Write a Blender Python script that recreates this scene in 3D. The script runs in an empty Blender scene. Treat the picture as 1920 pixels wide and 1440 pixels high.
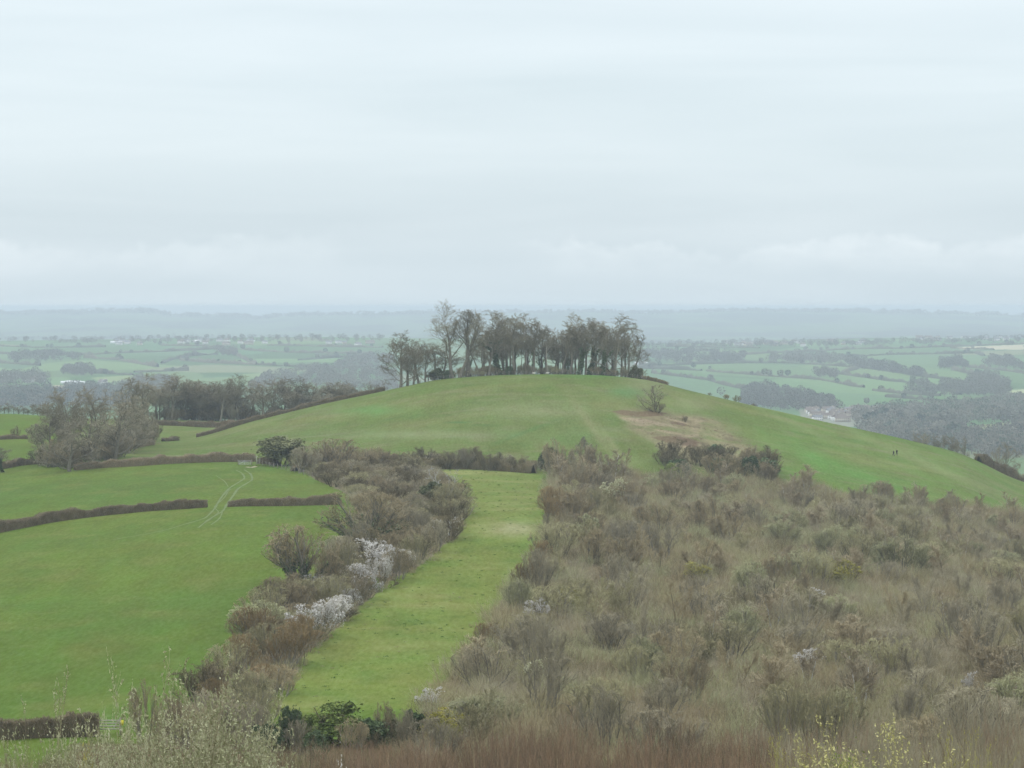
import bpy, math
import numpy as np
from mathutils import Vector

SC = bpy.context.scene
COL = SC.collection
R0 = np.random.default_rng(7)
F = 5175.0           # focal length in pixels of a 1920 px wide frame
EYE = 240.0          # camera height above the river plain datum
PITCH = math.radians(1.605)
CP, SP = math.cos(PITCH), math.sin(PITCH)
rad = math.radians

# ------------------------------------------------------------------ terrain
KD = [300, 400, 540, 620, 700, 775, 850, 900, 950, 1000, 1100, 1300, 1700]
KZ = {  # per picture column: height relative to the eye at the depths above
 -500: [-45, -45, -45, -44, -43, -41, -38.5, -38, -38.5, -41, -52, -84, -120],
 0:    [-45, -44, -42.8, -41.6, -41.3, -39.4, -37.8, -36.7, -37.0, -40, -50, -82, -120],
 200:  [-45, -44, -41.0, -40.4, -39.4, -40.4, -40.6, -39.1, -39.8, -40.6, -50, -82, -120],
 330:  [-45, -43.8, -40, -39.8, -39.3, -40.2, -40.9, -40.2, -40.8, -41.2, -50, -82, -120],
 480:  [-45, -43.8, -39.1, -39.5, -39.6, -38.6, -35.3, -38, -42, -42.0, -50, -82, -120],
 600:  [-45, -43.8, -39, -39.8, -40, -37.4, -30.4, -33.8, -39, -43, -52, -84, -120],
 700:  [-45, -43.8, -39, -40, -40.2, -35.6, -26.8, -29.5, -35, -43, -54, -85, -120],
 760:  [-45, -43.8, -39.3, -40.3, -40.5, -34, -24.7, -26.6, -32, -41, -55, -86, -120],
 830:  [-45, -43.9, -39.6, -40.6, -40.9, -32.3, -22.4, -24.2, -28.5, -38, -55, -86, -120],
 940:  [-45, -44, -39.8, -41, -41.3, -31, -21.3, -22.7, -26, -35, -55, -86, -120],
 1040: [-45, -44, -40, -41.5, -41.8, -30.5, -21.0, -22.4, -25.6, -34, -55, -86, -120],
 1120: [-45, -44.5, -42, -43, -42, -30.8, -21.3, -22.7, -26, -35, -56, -87, -121],
 1200: [-45, -45, -43.5, -44.4, -42.4, -32.0, -22.4, -24.2, -29, -38, -58, -88, -122],
 1300: [-45.5, -45.6, -44.8, -45.6, -43.4, -34.8, -26.0, -29, -34.5, -43, -61, -90, -123],
 1430: [-46, -46.5, -46, -46.5, -44.8, -38.2, -31.0, -35, -41, -49, -65, -92, -125],
 1560: [-46.4, -47.2, -47.4, -48.2, -46.4, -41.5, -36.0, -41, -47, -55, -70, -95, -127],
 1690: [-46.8, -48, -49, -50.5, -49.4, -44.9, -40.6, -46.5, -53, -60, -74, -98, -128],
 1800: [-47, -48.5, -51.2, -53.5, -53, -48.6, -45.4, -52, -59, -66, -78, -100, -129],
 1920: [-47, -49, -54, -57, -58, -55.5, -54.2, -61, -67, -74, -84, -103, -130],
 2400: [-47.5, -51, -60, -64, -68, -69, -70, -76, -82, -88, -98, -112, -132],
}
NEAR = [(-400, -1.2), (-60, -1.5), (0, -1.7), (5, -2.0), (12, -3.0), (25, -6.0), (60, -14.2), (100, -22.5),
        (150, -31.5), (200, -38.8), (255, -43.6)]
FAR = [(2400, -140), (3300, -137), (3800, -129), (4500, -113), (5500, -97), (6500, -81), (7400, -90),
       (9000, -128), (10500, -118), (12500, -92), (15000, -38), (15700, -37), (17500, -60), (19000, -90)]
RIDGE15 = [(-600, 588), (0, 588), (100, 585), (150, 587), (165, 585), (300, 586), (312, 590), (430, 592), (490, 598), (540, 592),
           (700, 589), (900, 587), (1000, 586), (1100, 584), (1200, 588), (1380, 583.5), (1600, 584), (1700, 587), (1850, 589), (1920, 593), (2600, 590)]
RIDGE6 = [(-600, 642), (0, 641), (300, 639), (450, 637), (700, 637), (1200, 648), (1400, 643), (1560, 646), (1700, 641), (1920, 636), (2600, 640)]

def pchip(xk, yk, x):
    xk = np.asarray(xk, float); yk = np.asarray(yk, float); h = np.diff(xk); d = np.diff(yk) / h
    m = np.zeros_like(yk); m[0] = d[0]; m[-1] = d[-1]
    for i in range(1, len(xk) - 1):
        if d[i-1] * d[i] > 0:
            w1 = 2*h[i] + h[i-1]; w2 = h[i] + 2*h[i-1]
            m[i] = (w1 + w2) / (w1/d[i-1] + w2/d[i])
    x = np.clip(x, xk[0], xk[-1]); i = np.clip(np.searchsorted(xk, x) - 1, 0, len(xk) - 2)
    t = (x - xk[i]) / h[i]
    return ((1+2*t)*(1-t)**2)*yk[i] + t*(1-t)**2*h[i]*m[i] + t*t*(3-2*t)*yk[i+1] + t*t*(t-1)*h[i]*m[i+1]

def _hash(ix, iy, s):
    n = (ix * 374761393 + iy * 668265263 + s * 1442695041) & 0x7fffffff
    n = ((n ^ (n >> 13)) * 1274126177) & 0x7fffffff
    return ((n ^ (n >> 16)) & 0xffff) / 65535.0
def vnoise(x, y, s=0):
    x = np.asarray(x, float); y = np.asarray(y, float)
    ix = np.floor(x).astype(np.int64); iy = np.floor(y).astype(np.int64)
    fx = x - ix; fy = y - iy; fx = fx*fx*(3-2*fx); fy = fy*fy*(3-2*fy)
    a = _hash(ix, iy, s); b = _hash(ix+1, iy, s); c = _hash(ix, iy+1, s); d = _hash(ix+1, iy+1, s)
    return (a*(1-fx)+b*fx)*(1-fy) + (c*(1-fx)+d*fx)*fy - 0.5
def fbm(x, y, s=0, o=4):
    v = 0; a = 1.0
    for k in range(o):
        v = v + a*vnoise(x*2**k, y*2**k, s + k); a *= 0.5
    return v

DG = np.unique(np.concatenate([np.arange(-400, 0, 20), np.arange(0, 300, 2.5), np.arange(300, 1100, 4),
      np.arange(1100, 2400, 20), np.arange(2400, 7500, 20), np.arange(7500, 19001, 60)]).astype(float))
PG = np.arange(-500, 2401, 10.0)
cols = []
for pxk in sorted(KZ):
    far = list(FAR)
    r15 = np.interp(pxk, *zip(*RIDGE15)); r6 = np.interp(pxk, *zip(*RIDGE6))
    out = []
    for (d, z) in NEAR: out.append((d, z))
    for d, z in zip(KD, KZ[pxk]): out.append((d, z))
    for (d, z) in far: out.append((d, z))
    cols.append(pchip([a for a, _ in out], [b for _, b in out], DG))
cols = np.array(cols)
TAB = np.array([pchip(sorted(KZ), cols[:, j], PG) for j in range(len(DG))]).T    # [px, D]
# skyline heights of the two far ridges
r15 = np.interp(PG, *zip(*RIDGE15)); r6 = np.interp(PG, *zip(*RIDGE6))
z15 = -(r15 - 575) / F * 15000; z6 = -(r6 - 575) / F * 6500
w15 = np.interp(DG, [10500, 13500, 16000, 19000], [0, 1, 1, 0])
w6 = np.interp(DG, [4800, 6300, 6800, 7600], [0, 1, 1, 0])
TAB = TAB + np.outer(z15 + 38, w15) + np.outer(z6 + 81, w6)

def hrel(x, y):
    """ground height relative to the eye"""
    x = np.asarray(x, float); y = np.asarray(y, float)
    yy = np.maximum(y, 60.0)
    p = np.clip(960 + F*x/yy, PG[0], PG[-1]); 
    fi = (p - PG[0]) / 10.0; i = np.clip(fi.astype(int), 0, len(PG)-2); a = fi - i
    yc = np.clip(y, DG[0], DG[-1]); j = np.clip(np.searchsorted(DG, yc) - 1, 0, len(DG)-2); b = (yc - DG[j])/(DG[j+1]-DG[j])
    z = (TAB[i, j]*(1-a) + TAB[i+1, j]*a)*(1-b) + (TAB[i, j+1]*(1-a) + TAB[i+1, j+1]*a)*b
    amp = np.interp(y, [0, 100, 300, 1000, 1500, 3000, 6000, 9000, 15000], [.1, .5, .5, .5, 3, 7, 7, 22, 6])
    sc = np.interp(y, [0, 1000, 1500, 3000, 7000, 15000], [18, 35, 120, 420, 600, 1100])
    z = z + amp*fbm(x/35.0, y/60.0, 3, 2)*(y < 1500) + np.where(y >= 1500, amp*np.clip((y-1500)/1500, 0, 1)*fbm(x/480.0, y/1100.0, 11, 3), 0)
    z = z + np.where(y > 8000, 5*fbm(x/130.0, y/500.0, 21, 4) , 0) * np.clip((y-8000)/4000, 0, 1)
    return z

def project(x, y, z):
    dep = y*CP - z*SP; v = y*SP + z*CP
    return 960 + F*x/dep, 720 - F*v/dep
DF = np.unique(np.concatenate([np.arange(30, 1200, 1.0), np.arange(1200, 8000, 6.0), np.arange(8000, 17000, 25.0)]))
def at(px, row, dmin=60.0):
    """first ground point seen at this pixel: x, y, z (relative to the eye)"""
    d = DF[DF >= dmin]
    x = (px - 960)/F*d
    z = hrel(x, d); x = (px - 960)/F*(d*CP - z*SP); z = hrel(x, d)
    _, r = project(x, d, z)
    k = np.nonzero(r <= row)[0]
    k = k[0] if len(k) else len(d) - 1
    return float(x[k]), float(d[k]), float(z[k])
def atD(px, D):
    x = (px - 960)/F*D; z = float(hrel(x, D)); x = (px - 960)/F*(D*CP - z*SP)
    return float(x), float(D), float(hrel(x, D))

def inpoly(px, py, poly):
    px = np.asarray(px, float); py = np.asarray(py, float); c = np.zeros(px.shape, bool); n = len(poly)
    for i in range(n):
        x1, y1 = poly[i]; x2, y2 = poly[(i+1) % n]
        if y1 == y2: continue
        t = ((y1 > py) != (y2 > py)) & (px < (x2-x1)*(py-y1)/(y2-y1) + x1)
        c ^= t
    return c

# ------------------------------------------------------------------ materials
def newmat(name):
    m = bpy.data.materials.new(name); m.use_nodes = True; nt = m.node_tree
    b = nt.nodes['Principled BSDF']; b.inputs['Roughness'].default_value = 0.9
    b.inputs['Specular IOR Level'].default_value = 0.15
    return m, nt, b
def N(nt, t, **k):
    n = nt.nodes.new(t)
    for a, v in k.items(): setattr(n, a, v)
    return n
def plant_mat(name, c1, c2, scale=1.2, vary=0.2, transl=0.0):
    """two-tone bark/leaf colour by noise, each plant a little different"""
    m, nt, b = newmat(name); L = nt.links
    tc = N(nt, 'ShaderNodeTexCoord'); no = N(nt, 'ShaderNodeTexNoise'); no.inputs['Scale'].default_value = scale
    no.inputs['Detail'].default_value = 4
    L.new(tc.outputs['Object'], no.inputs['Vector'])
    oi = N(nt, 'ShaderNodeObjectInfo')
    ad = N(nt, 'ShaderNodeMath', operation='MULTIPLY_ADD'); L.new(oi.outputs['Random'], ad.inputs[0]); ad.inputs[1].default_value = 0.5; ad.inputs[2].default_value = -0.25
    a2 = N(nt, 'ShaderNodeMath', operation='ADD'); L.new(no.outputs['Fac'], a2.inputs[0]); L.new(ad.outputs[0], a2.inputs[1])
    r = N(nt, 'ShaderNodeValToRGB'); r.color_ramp.elements[0].position = 0.25; r.color_ramp.elements[1].position = 0.75
    r.color_ramp.elements[0].color = (*c1, 1); r.color_ramp.elements[1].color = (*c2, 1)
    L.new(a2.outputs[0], r.inputs['Fac'])
    hsv = N(nt, 'ShaderNodeHueSaturation')
    mv = N(nt, 'ShaderNodeMath', operation='MULTIPLY_ADD'); L.new(oi.outputs['Random'], mv.inputs[0]); mv.inputs[1].default_value = vary; mv.inputs[2].default_value = 1 - vary/2
    L.new(mv.outputs[0], hsv.inputs['Value']); L.new(r.outputs['Color'], hsv.inputs['Color'])
    L.new(hsv.outputs['Color'], b.inputs['Base Color'])
    return m
def flat_mat(name, c, rough=0.8, metal=0.0, scale=8.0, amt=0.2):
    m, nt, b = newmat(name); L = nt.links
    tc = N(nt, 'ShaderNodeTexCoord'); no = N(nt, 'ShaderNodeTexNoise'); no.inputs['Scale'].default_value = scale
    L.new(tc.outputs['Object'], no.inputs['Vector'])
    mr = N(nt, 'ShaderNodeMapRange'); mr.inputs['To Min'].default_value = 1-amt; mr.inputs['To Max'].default_value = 1+amt
    L.new(no.outputs['Fac'], mr.inputs['Value'])
    h = N(nt, 'ShaderNodeHueSaturation'); h.inputs['Color'].default_value = (*c, 1); L.new(mr.outputs[0], h.inputs['Value'])
    L.new(h.outputs['Color'], b.inputs['Base Color']); b.inputs['Roughness'].default_value = rough; b.inputs['Metallic'].default_value = metal
    return m

M = dict(
 bark=plant_mat('bark', (.16, .145, .11), (.26, .24, .19), 2.5),
 barkdark=plant_mat('bark_dark', (0.070, 0.062, 0.036), (0.130, 0.120, 0.068), 2.5),
 barkpale=plant_mat('bark_pale', (.42, .41, .37), (.55, .54, .5), 2.5),
 tw_clump=plant_mat('twig_grey_brown', (.20, .18, .12), (.30, .27, .19), .25),
 tw_grey=plant_mat('twig_grey', (0.275, 0.244, 0.163), (0.391, 0.351, 0.236), .6),
 tw_brown=plant_mat('twig_brown', (0.263, 0.215, 0.126), (0.373, 0.312, 0.184), .6),
 tw_olive=plant_mat('twig_olive', (0.286, 0.261, 0.142), (0.396, 0.369, 0.206), .6),
 tw_green=plant_mat('twig_green', (0.292, 0.289, 0.158), (0.391, 0.391, 0.220), .6),
 tw_purple=plant_mat('twig_purple', (0.268, 0.221, 0.143), (0.385, 0.323, 0.206), .6),
 tw_rust=plant_mat('twig_rust', (0.240, 0.175, 0.084), (0.340, 0.245, 0.120), .6),
 tw_red=plant_mat('twig_red_brown', (.17, .115, .07), (.31, .21, .13), 1.5),
 tw_dark=plant_mat('twig_dark', (0.152, 0.125, 0.072), (0.233, 0.199, 0.109), .6),
 ivy=plant_mat('ivy_leaf', (0.069, 0.100, 0.044), (0.138, 0.188, 0.088), 2.0),
 holly=plant_mat('evergreen_leaf', (0.100, 0.119, 0.056), (0.188, 0.194, 0.094), 1.0),
 fresh=plant_mat('fresh_leaf', (.12, .17, .04), (.22, .26, .07), 1.0),
 yleaf=plant_mat('yellow_leaf', (.30, .28, .05), (.42, .38, .09), 1.0),
 blossom=plant_mat('blackthorn_blossom', (.62, .60, .57), (.86, .84, .82), 2.0, .1),
 catcream=plant_mat('cream_catkin', (.28, .29, .15), (.60, .60, .40), 4.0, .1),
 catyel=plant_mat('yellow_catkin', (.40, .37, .12), (.62, .58, .27), 4.0, .1),
 litter=plant_mat('dead_bracken', (.22, .155, .10), (.33, .235, .155), 1.0),
 drygrass=plant_mat('dry_grass', (.38, .33, .20), (.5, .44, .28), 1.0),
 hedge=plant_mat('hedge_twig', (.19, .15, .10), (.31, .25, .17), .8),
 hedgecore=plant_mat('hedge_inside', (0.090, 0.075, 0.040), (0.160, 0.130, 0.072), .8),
 farwood=plant_mat('far_wood', (.10, .095, .065), (.16, .145, .105), .02),
 farever=plant_mat('far_evergreen', (.03, .05, .03), (.07, .09, .045), .05),
 farhedge=plant_mat('far_hedge', (.07, .08, .045), (.12, .115, .07), .01),
 wood=flat_mat('weathered_wood', (.28, .25, .2)),
 woodpale=flat_mat('pale_wood', (.5, .47, .4)),
 steel=flat_mat('galvanised_steel', (.55, .57, .58), .45, .6),
 wire=flat_mat('fence_wire', (.3, .31, .31), .6, .3),
 yellow=flat_mat('yellow_paint', (.75, .65, .08)),
 track=flat_mat('worn_grass', (.13, .175, .065), .95, 0, .5, .35),
 sand=flat_mat('bare_earth', (.45, .38, .27), .95, 0, 1.0, .3),
 render=flat_mat('pale_render', (.75, .74, .7)),
 stone=flat_mat('bath_stone', (.5, .44, .34)),
 tile=flat_mat('brown_roof_tile', (.17, .13, .105)),
 slate=flat_mat('grey_slate', (.2, .2, .21)),
 shed=flat_mat('white_sheet_metal', (.8, .8, .8), .5),
 jacket=flat_mat('dark_jacket', (.012, .016, .03)),
 jacket2=flat_mat('black_coat', (.012, .012, .014)),
 jacket3=flat_mat('navy_coat', (.03, .04, .08)),
 trouser=flat_mat('dark_trousers', (.02, .02, .025)),
 skin=flat_mat('skin', (.5, .33, .25), .6),
 hair=flat_mat('brown_hair', (.05, .03, .02)),
 boot=flat_mat('boot_leather', (.02, .015, .012)),
 wool=flat_mat('pale_wool', (.62, .6, .52)),
)

# ------------------------------------------------------------------ mesh helpers
def mesh_np(name, verts, quads=None, tris=None, mats=None, midx=None, smooth=False):
    """mesh from numpy arrays (quads: n x 4, tris: n x 3)"""
    me = bpy.data.meshes.new(name); verts = np.asarray(verts, np.float32)
    nq = 0 if quads is None else len(quads); nt = 0 if tris is None else len(tris)
    me.vertices.add(len(verts)); me.vertices.foreach_set('co', verts.ravel())
    loops = []
    if nq: loops.append(np.asarray(quads, np.int32).ravel())
    if nt: loops.append(np.asarray(tris, np.int32).ravel())
    loops = np.concatenate(loops)
    me.loops.add(len(loops)); me.loops.foreach_set('vertex_index', loops)
    st = np.concatenate([np.arange(nq)*4, nq*4 + np.arange(nt)*3]).astype(np.int32)
    me.polygons.add(nq + nt); me.polygons.foreach_set('loop_start', st)
    if midx is not None: me.polygons.foreach_set('material_index', np.asarray(midx, np.int32))
    if smooth: me.polygons.foreach_set('use_smooth', np.ones(nq+nt, bool))
    me.update(calc_edges=True)
    for m in (mats or []): me.materials.append(m)
    return me

def nrm(v):
    return v / np.maximum(np.linalg.norm(v, axis=-1, keepdims=True), 1e-9)
def tubes(p0, p1, r0, r1, sides, rng):
    """open prisms (or flat ribbons when sides = 2); returns verts, quads"""
    n = len(p0); d = nrm(p1 - p0)
    ref = rng.normal(size=(n, 3)) if sides <= 3 else np.tile([0.31, 0.95, 0.05], (n, 1))
    u = nrm(np.cross(d, ref)); w = np.cross(d, u)
    if sides == 2:
        v = np.stack([p0 - u*r0[:, None], p0 + u*r0[:, None], p1 + u*r1[:, None], p1 - u*r1[:, None]], 1)
        return v.reshape(-1, 3), np.arange(n*4).reshape(n, 4)
    ang = np.arange(sides)*2*math.pi/sides
    ring = u[:, None, :]*np.cos(ang)[None, :, None] + w[:, None, :]*np.sin(ang)[None, :, None]
    v = np.concatenate([p0[:, None] + ring*r0[:, None, None], p1[:, None] + ring*r1[:, None, None]], 1)
    base = (np.arange(n)*2*sides)[:, None, None]
    k = np.arange(sides); k2 = (k+1) % sides
    f = np.stack([k, k2, k2+sides, k+sides], 1)[None] + base
    return v.reshape(-1, 3), f.reshape(-1, 4)

class Acc:
    def __init__(s): s.v = []; s.q = []; s.m = []; s.n = 0
    def add(s, v, q, mi=0):
        s.v.append(v); s.q.append(q + s.n); s.n += len(v); s.m.append(np.full(len(q), mi))
    def mesh(s, name, mats, smooth=False):
        return mesh_np(name, np.concatenate(s.v), np.concatenate(s.q), None, mats, np.concatenate(s.m), smooth)

def quads_cloud(c, size, rng, aspect=1.0, up=0.0):
    """randomly turned small leaves/flowers at points c"""
    n = len(c); a = rng.normal(size=(n, 3)); a[:, 2] += up; a = nrm(a); b = nrm(np.cross(a, rng.normal(size=(n, 3))))
    s = size*rng.uniform(.6, 1.4, n)[:, None]
    a = a*s*aspect; b = b*s
    v = np.stack([c - a, c + b*.7 , c + a, c - b*.7], 1)
    return v.reshape(-1, 3), np.arange(n*4).reshape(n, 4)

def grow(rng, P, Dr, L, Rr, levels):
    """level by level branching; returns list of (p0,p1,r0,r1,sides) per level and the tip points"""
    P = np.asarray(P, float); Dr = nrm(np.asarray(Dr, float)); L = np.asarray(L, float); Rr = np.asarray(Rr, float)
    out = []
    for li, lv in enumerate(levels):
        n = len(P); k = lv.get('seg', 3); tp = lv.get('taper', .35)
        pts = [P]; d = Dr; ds = [d]
        for s in range(k):
            d = nrm(d + rng.normal(size=(n, 3))*lv.get('wander', .12) + np.array([0, 0, lv.get('up', .1)]))
            pts.append(pts[-1] + d*(L/k)[:, None]); ds.append(d)
        pts = np.array(pts); ds = np.array(ds)
        rr = np.array([Rr*(1 - (1-tp)*s/k) for s in range(k+1)])
        out.append((pts[:-1].reshape(-1, 3), pts[1:].reshape(-1, 3), rr[:-1].ravel(), rr[1:].ravel(), lv.get('sides', 3)))
        if li == len(levels)-1: break
        nx = levels[li+1]; m = nx['n']
        idx = np.repeat(np.arange(n), m)
        t = (np.tile(np.arange(m), n) + rng.uniform(0, 1, n*m))/m
        t = nx.get('t0', .3) + (1 - nx.get('t0', .3))*t**nx.get('tp', .8)
        t = np.clip(t, 0, .999)
        s = (t*k).astype(int); a = t*k - s
        p = pts[s, idx]*(1-a)[:, None] + pts[s+1, idx]*a[:, None]
        dd = ds[np.minimum(s+1, k), idx]
        ang = np.radians(rng.normal(nx.get('ang', 40), nx.get('angv', 10), n*m))*(1 - nx.get('tipn', .3)*t)
        perp = nrm(np.cross(dd, rng.normal(size=(n*m, 3))))
        nd = nrm(dd*np.cos(ang)[:, None] + perp*np.sin(ang)[:, None])
        nl = L[idx]*nx['ratio']*(1 - nx.get('fall', .5)*t)*rng.uniform(.65, 1.3, n*m)
        nr = np.maximum(Rr[idx]*(1 - (1-tp)*t)*nx.get('rr', .55), nx.get('rmin', .012))
        P, Dr, L, Rr = p, nd, nl, nr
    return out

def tree_meshes(name, rng, levels, P, Dr, L, Rr, nwood, bark, twig, ivy=0, ivyh=.5, leaf=None, leafn=0, leafs=.1, leafasp=1.0, target=None, leafbias=0, dome=0.0):
    """two meshes: wood (first nwood levels) and twigs (the rest); optional ivy and leaf/flower meshes"""
    lv = grow(rng, P, Dr, L, Rr, levels)
    if dome:      # round the crown off: twigs past a dome-shaped outline are drawn back to it
        tips = lv[-1][1]; H9 = np.percentile(tips[:, 2], 90); R9 = np.percentile(np.hypot(tips[:, 0], tips[:, 1]), 92)
        def squeeze(p):
            p = p.copy(); rho = np.hypot(p[:, 0], p[:, 1]); k = np.where(rho > R9, (R9 + .3*(rho - R9))/np.maximum(rho, 1e-6), 1.0)
            p[:, 0] *= k; p[:, 1] *= k; rho = rho*k
            zm = H9*(.42 + .58*np.sqrt(np.clip(1 - (rho/(1.12*R9))**2, 0, 1))); zz = np.where(p[:, 2] > zm, zm + .28*(p[:, 2] - zm), p[:, 2])
            p[:, 2] = p[:, 2]*(1-dome) + zz*dome; return p
        lv = [(squeeze(l[0]), squeeze(l[1]), l[2], l[3], l[4]) for l in lv]
    top = max(l[1][:, 2].max() for l in lv); w = np.percentile(np.abs(lv[-1][1][:, :2]), 97)*2
    A = Acc(); B = Acc(); 
    for i, (p0, p1, r0, r1, sd) in enumerate(lv):
        v, q = tubes(p0, p1, r0, r1, sd, rng)
        (A if i < nwood else B).add(v, q)
    res = {'wood': A.mesh(name + '_wood', [bark]), 'twigs': B.mesh(name + '_twigs', [twig]), 'h': top, 'w': w}
    if ivy:
        p0, p1, r0, r1 = [np.concatenate([lv[i][j] for i in range(min(2, nwood))]) for j in range(4)]
        sel = np.nonzero(p0[:, 2] < top*ivyh)[0]
        wgt = np.where(sel < len(lv[0][0]), 1.0, .1)*(1.1 - .6*p0[sel, 2]/(top*ivyh)); wgt /= wgt.sum()
        pick = rng.choice(sel, ivy, p=wgt); t = rng.uniform(0, 1, ivy)[:, None]
        c = p0[pick]*(1-t) + p1[pick]*t
        rr = (r0[pick]*.9 + .018*top)*(1.15 - c[:, 2]/(top*ivyh)*.5)
        c = c + nrm(rng.normal(size=(ivy, 3)))*(rr*rng.uniform(.4, 1.2, ivy))[:, None]
        c[:, 2] = np.maximum(c[:, 2], .05)
        v, q = quads_cloud(c, .011*top + .03, rng); C = Acc(); C.add(v, q); res['ivy'] = C.mesh(name + '_ivy', [M['ivy']])
    if leaf is not None:
        p0, p1 = lv[-1][0], lv[-1][1]
        if leafbias:   # flowers keep to the outer top of the crown
            sel = np.nonzero(p1[:, 2] > top*leafbias)[0]
        else: sel = np.arange(len(p0))
        pick = rng.choice(sel, leafn); t = rng.uniform(.1, 1, leafn)[:, None]
        c = p0[pick]*(1-t) + p1[pick]*t + rng.normal(size=(leafn, 3))*leafs*.35
        v, q = quads_cloud(c, leafs, rng, leafasp, 0.6 if leafasp > 1 else 0); C = Acc(); C.add(v, q); res['leaf'] = C.mesh(name + '_leaf', [leaf])
    return res

def stems(rng, n, spread, lean, L, r):
    a = rng.uniform(0, 2*math.pi, n); q = np.sqrt(rng.uniform(0, 1, n))
    P = np.stack([np.cos(a)*q*spread, np.sin(a)*q*spread, np.full(n, -.25)], 1)
    D = np.stack([np.cos(a)*q*lean, np.sin(a)*q*lean, np.ones(n)], 1) + rng.normal(size=(n, 3))*.06
    return P, D, L*rng.uniform(.7, 1.1, n)*(1-.25*q), r*rng.uniform(.7, 1.2, n)

# ------------------------------------------------------------------ object helpers
def tag(o, label=None, cat=None, group=None, kind=None):
    if label: o['label'] = label
    if cat: o['category'] = cat
    if group: o['group'] = group
    if kind: o['kind'] = kind
    return o
def ob(name, me, parent=None, loc=None):
    o = bpy.data.objects.new(name, me); COL.objects.link(o)
    if parent is not None: o.parent = parent
    if loc is not None: o.location = loc
    return o
def empty(name, loc, rz=0, scale=(1, 1, 1)):
    o = bpy.data.objects.new(name, None); COL.objects.link(o); o.empty_display_size = .5
    o.location = loc; o.rotation_euler = (0, 0, rz); o.scale = scale
    return o
PART = {'ivy': 'ivy'}
def plant(proto, name, loc, h, w=None, rz=None, label='', cat='tree', group=None, leafname='blossom', lean=(0, 0), sink=.15):
    """place one plant with given height and crown width (metres)"""
    sz = h/proto['h']; sx = sz if w is None else w/proto['w']
    o = empty(name, (loc[0], loc[1], EYE + loc[2] - sink), R0.uniform(0, 6.28) if rz is None else rz, (sx, sx, sz))
    o.rotation_euler.x = lean[0]; o.rotation_euler.y = lean[1]
    tag(o, label, cat, group)
    tr = name.endswith('tree')
    ob('trunk' if tr else 'stems', proto['wood'], o)
    ob('crown' if tr else 'twigs', proto['twigs'], o)
    if 'ivy' in proto: ob('ivy', proto['ivy'], o)
    if 'leaf' in proto: ob(leafname, proto['leaf'], o)
    return o

# ------------------------------------------------------------------ camera, light, sky
cam = bpy.data.cameras.new('camera'); co = bpy.data.objects.new('camera', cam); COL.objects.link(co)
cam.sensor_width = 36; cam.lens = F/1920*36; cam.clip_start = .5; cam.clip_end = 60000
co.location = (0, 0, EYE); co.rotation_euler = (math.pi/2 - PITCH, 0, 0); SC.camera = co
SUN_EL, SUN_AZ = rad(48), rad(-70)     # azimuth measured from the view direction, to the left
sl = bpy.data.lights.new('sun', 'SUN'); sl.energy = 1.1; sl.angle = rad(25); sl.color = (1, .96, .9)
so = bpy.data.objects.new('sun', sl); COL.objects.link(so); so.location = (0, 0, 400)
sdir = Vector((math.sin(SUN_AZ)*math.cos(SUN_EL), math.cos(SUN_AZ)*math.cos(SUN_EL), math.sin(SUN_EL)))
so.rotation_euler = sdir.to_track_quat('Z', 'Y').to_euler()

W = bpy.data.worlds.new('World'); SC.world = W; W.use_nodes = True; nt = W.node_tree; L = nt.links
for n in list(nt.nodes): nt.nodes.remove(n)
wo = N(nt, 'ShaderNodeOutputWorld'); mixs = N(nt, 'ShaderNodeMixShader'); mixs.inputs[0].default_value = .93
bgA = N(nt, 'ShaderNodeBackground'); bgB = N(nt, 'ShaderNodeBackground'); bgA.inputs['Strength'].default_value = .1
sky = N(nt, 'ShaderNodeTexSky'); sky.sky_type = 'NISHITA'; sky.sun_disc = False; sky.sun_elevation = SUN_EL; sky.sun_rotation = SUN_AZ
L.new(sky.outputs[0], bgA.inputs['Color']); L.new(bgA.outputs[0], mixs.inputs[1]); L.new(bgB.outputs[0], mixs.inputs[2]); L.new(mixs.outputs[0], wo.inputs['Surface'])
tc = N(nt, 'ShaderNodeTexCoord'); sep = N(nt, 'ShaderNodeSeparateXYZ'); L.new(tc.outputs['Generated'], sep.inputs[0])
def MA(op, a, b=None, c=None, clamp=False):
    n = N(nt, 'ShaderNodeMath', operation=op); n.use_clamp = clamp
    for i, v in enumerate((a, b, c)):
        if v is None: continue
        if isinstance(v, (int, float)): n.inputs[i].default_value = v
        else: L.new(v, n.inputs[i])
    return n.outputs[0]
az = MA('ARCTAN2', sep.outputs['X'], sep.outputs['Y']); el = MA('ARCSINE', sep.outputs['Z'])
def cnoise(sx, sy, scale, det, off=0.0, rough=.55, dist=0.0):
    cb = N(nt, 'ShaderNodeCombineXYZ'); L.new(MA('MULTIPLY_ADD', az, sx, off), cb.inputs[0]); L.new(MA('MULTIPLY_ADD', el, sy, off*.7), cb.inputs[1])
    no = N(nt, 'ShaderNodeTexNoise'); no.inputs['Scale'].default_value = scale; no.inputs['Detail'].default_value = det
    no.inputs['Roughness'].default_value = rough; no.inputs['Distortion'].default_value = dist
    L.new(cb.outputs[0], no.inputs['Vector']); return no.outputs['Fac']
grad = N(nt, 'ShaderNodeValToRGB'); L.new(MA('MULTIPLY', el, 1/.6, clamp=True), grad.inputs['Fac'])
def srgb(r, g, b):
    f = lambda c: (c/255/12.92 if c/255 <= .04045 else ((c/255+.055)/1.055)**2.4)
    return (f(r), f(g), f(b), 1)
el_ = grad.color_ramp.elements; el_[0].position = 0; el_[0].color = srgb(208, 223, 232); el_[1].position = 1; el_[1].color = srgb(243, 248, 254)
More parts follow.
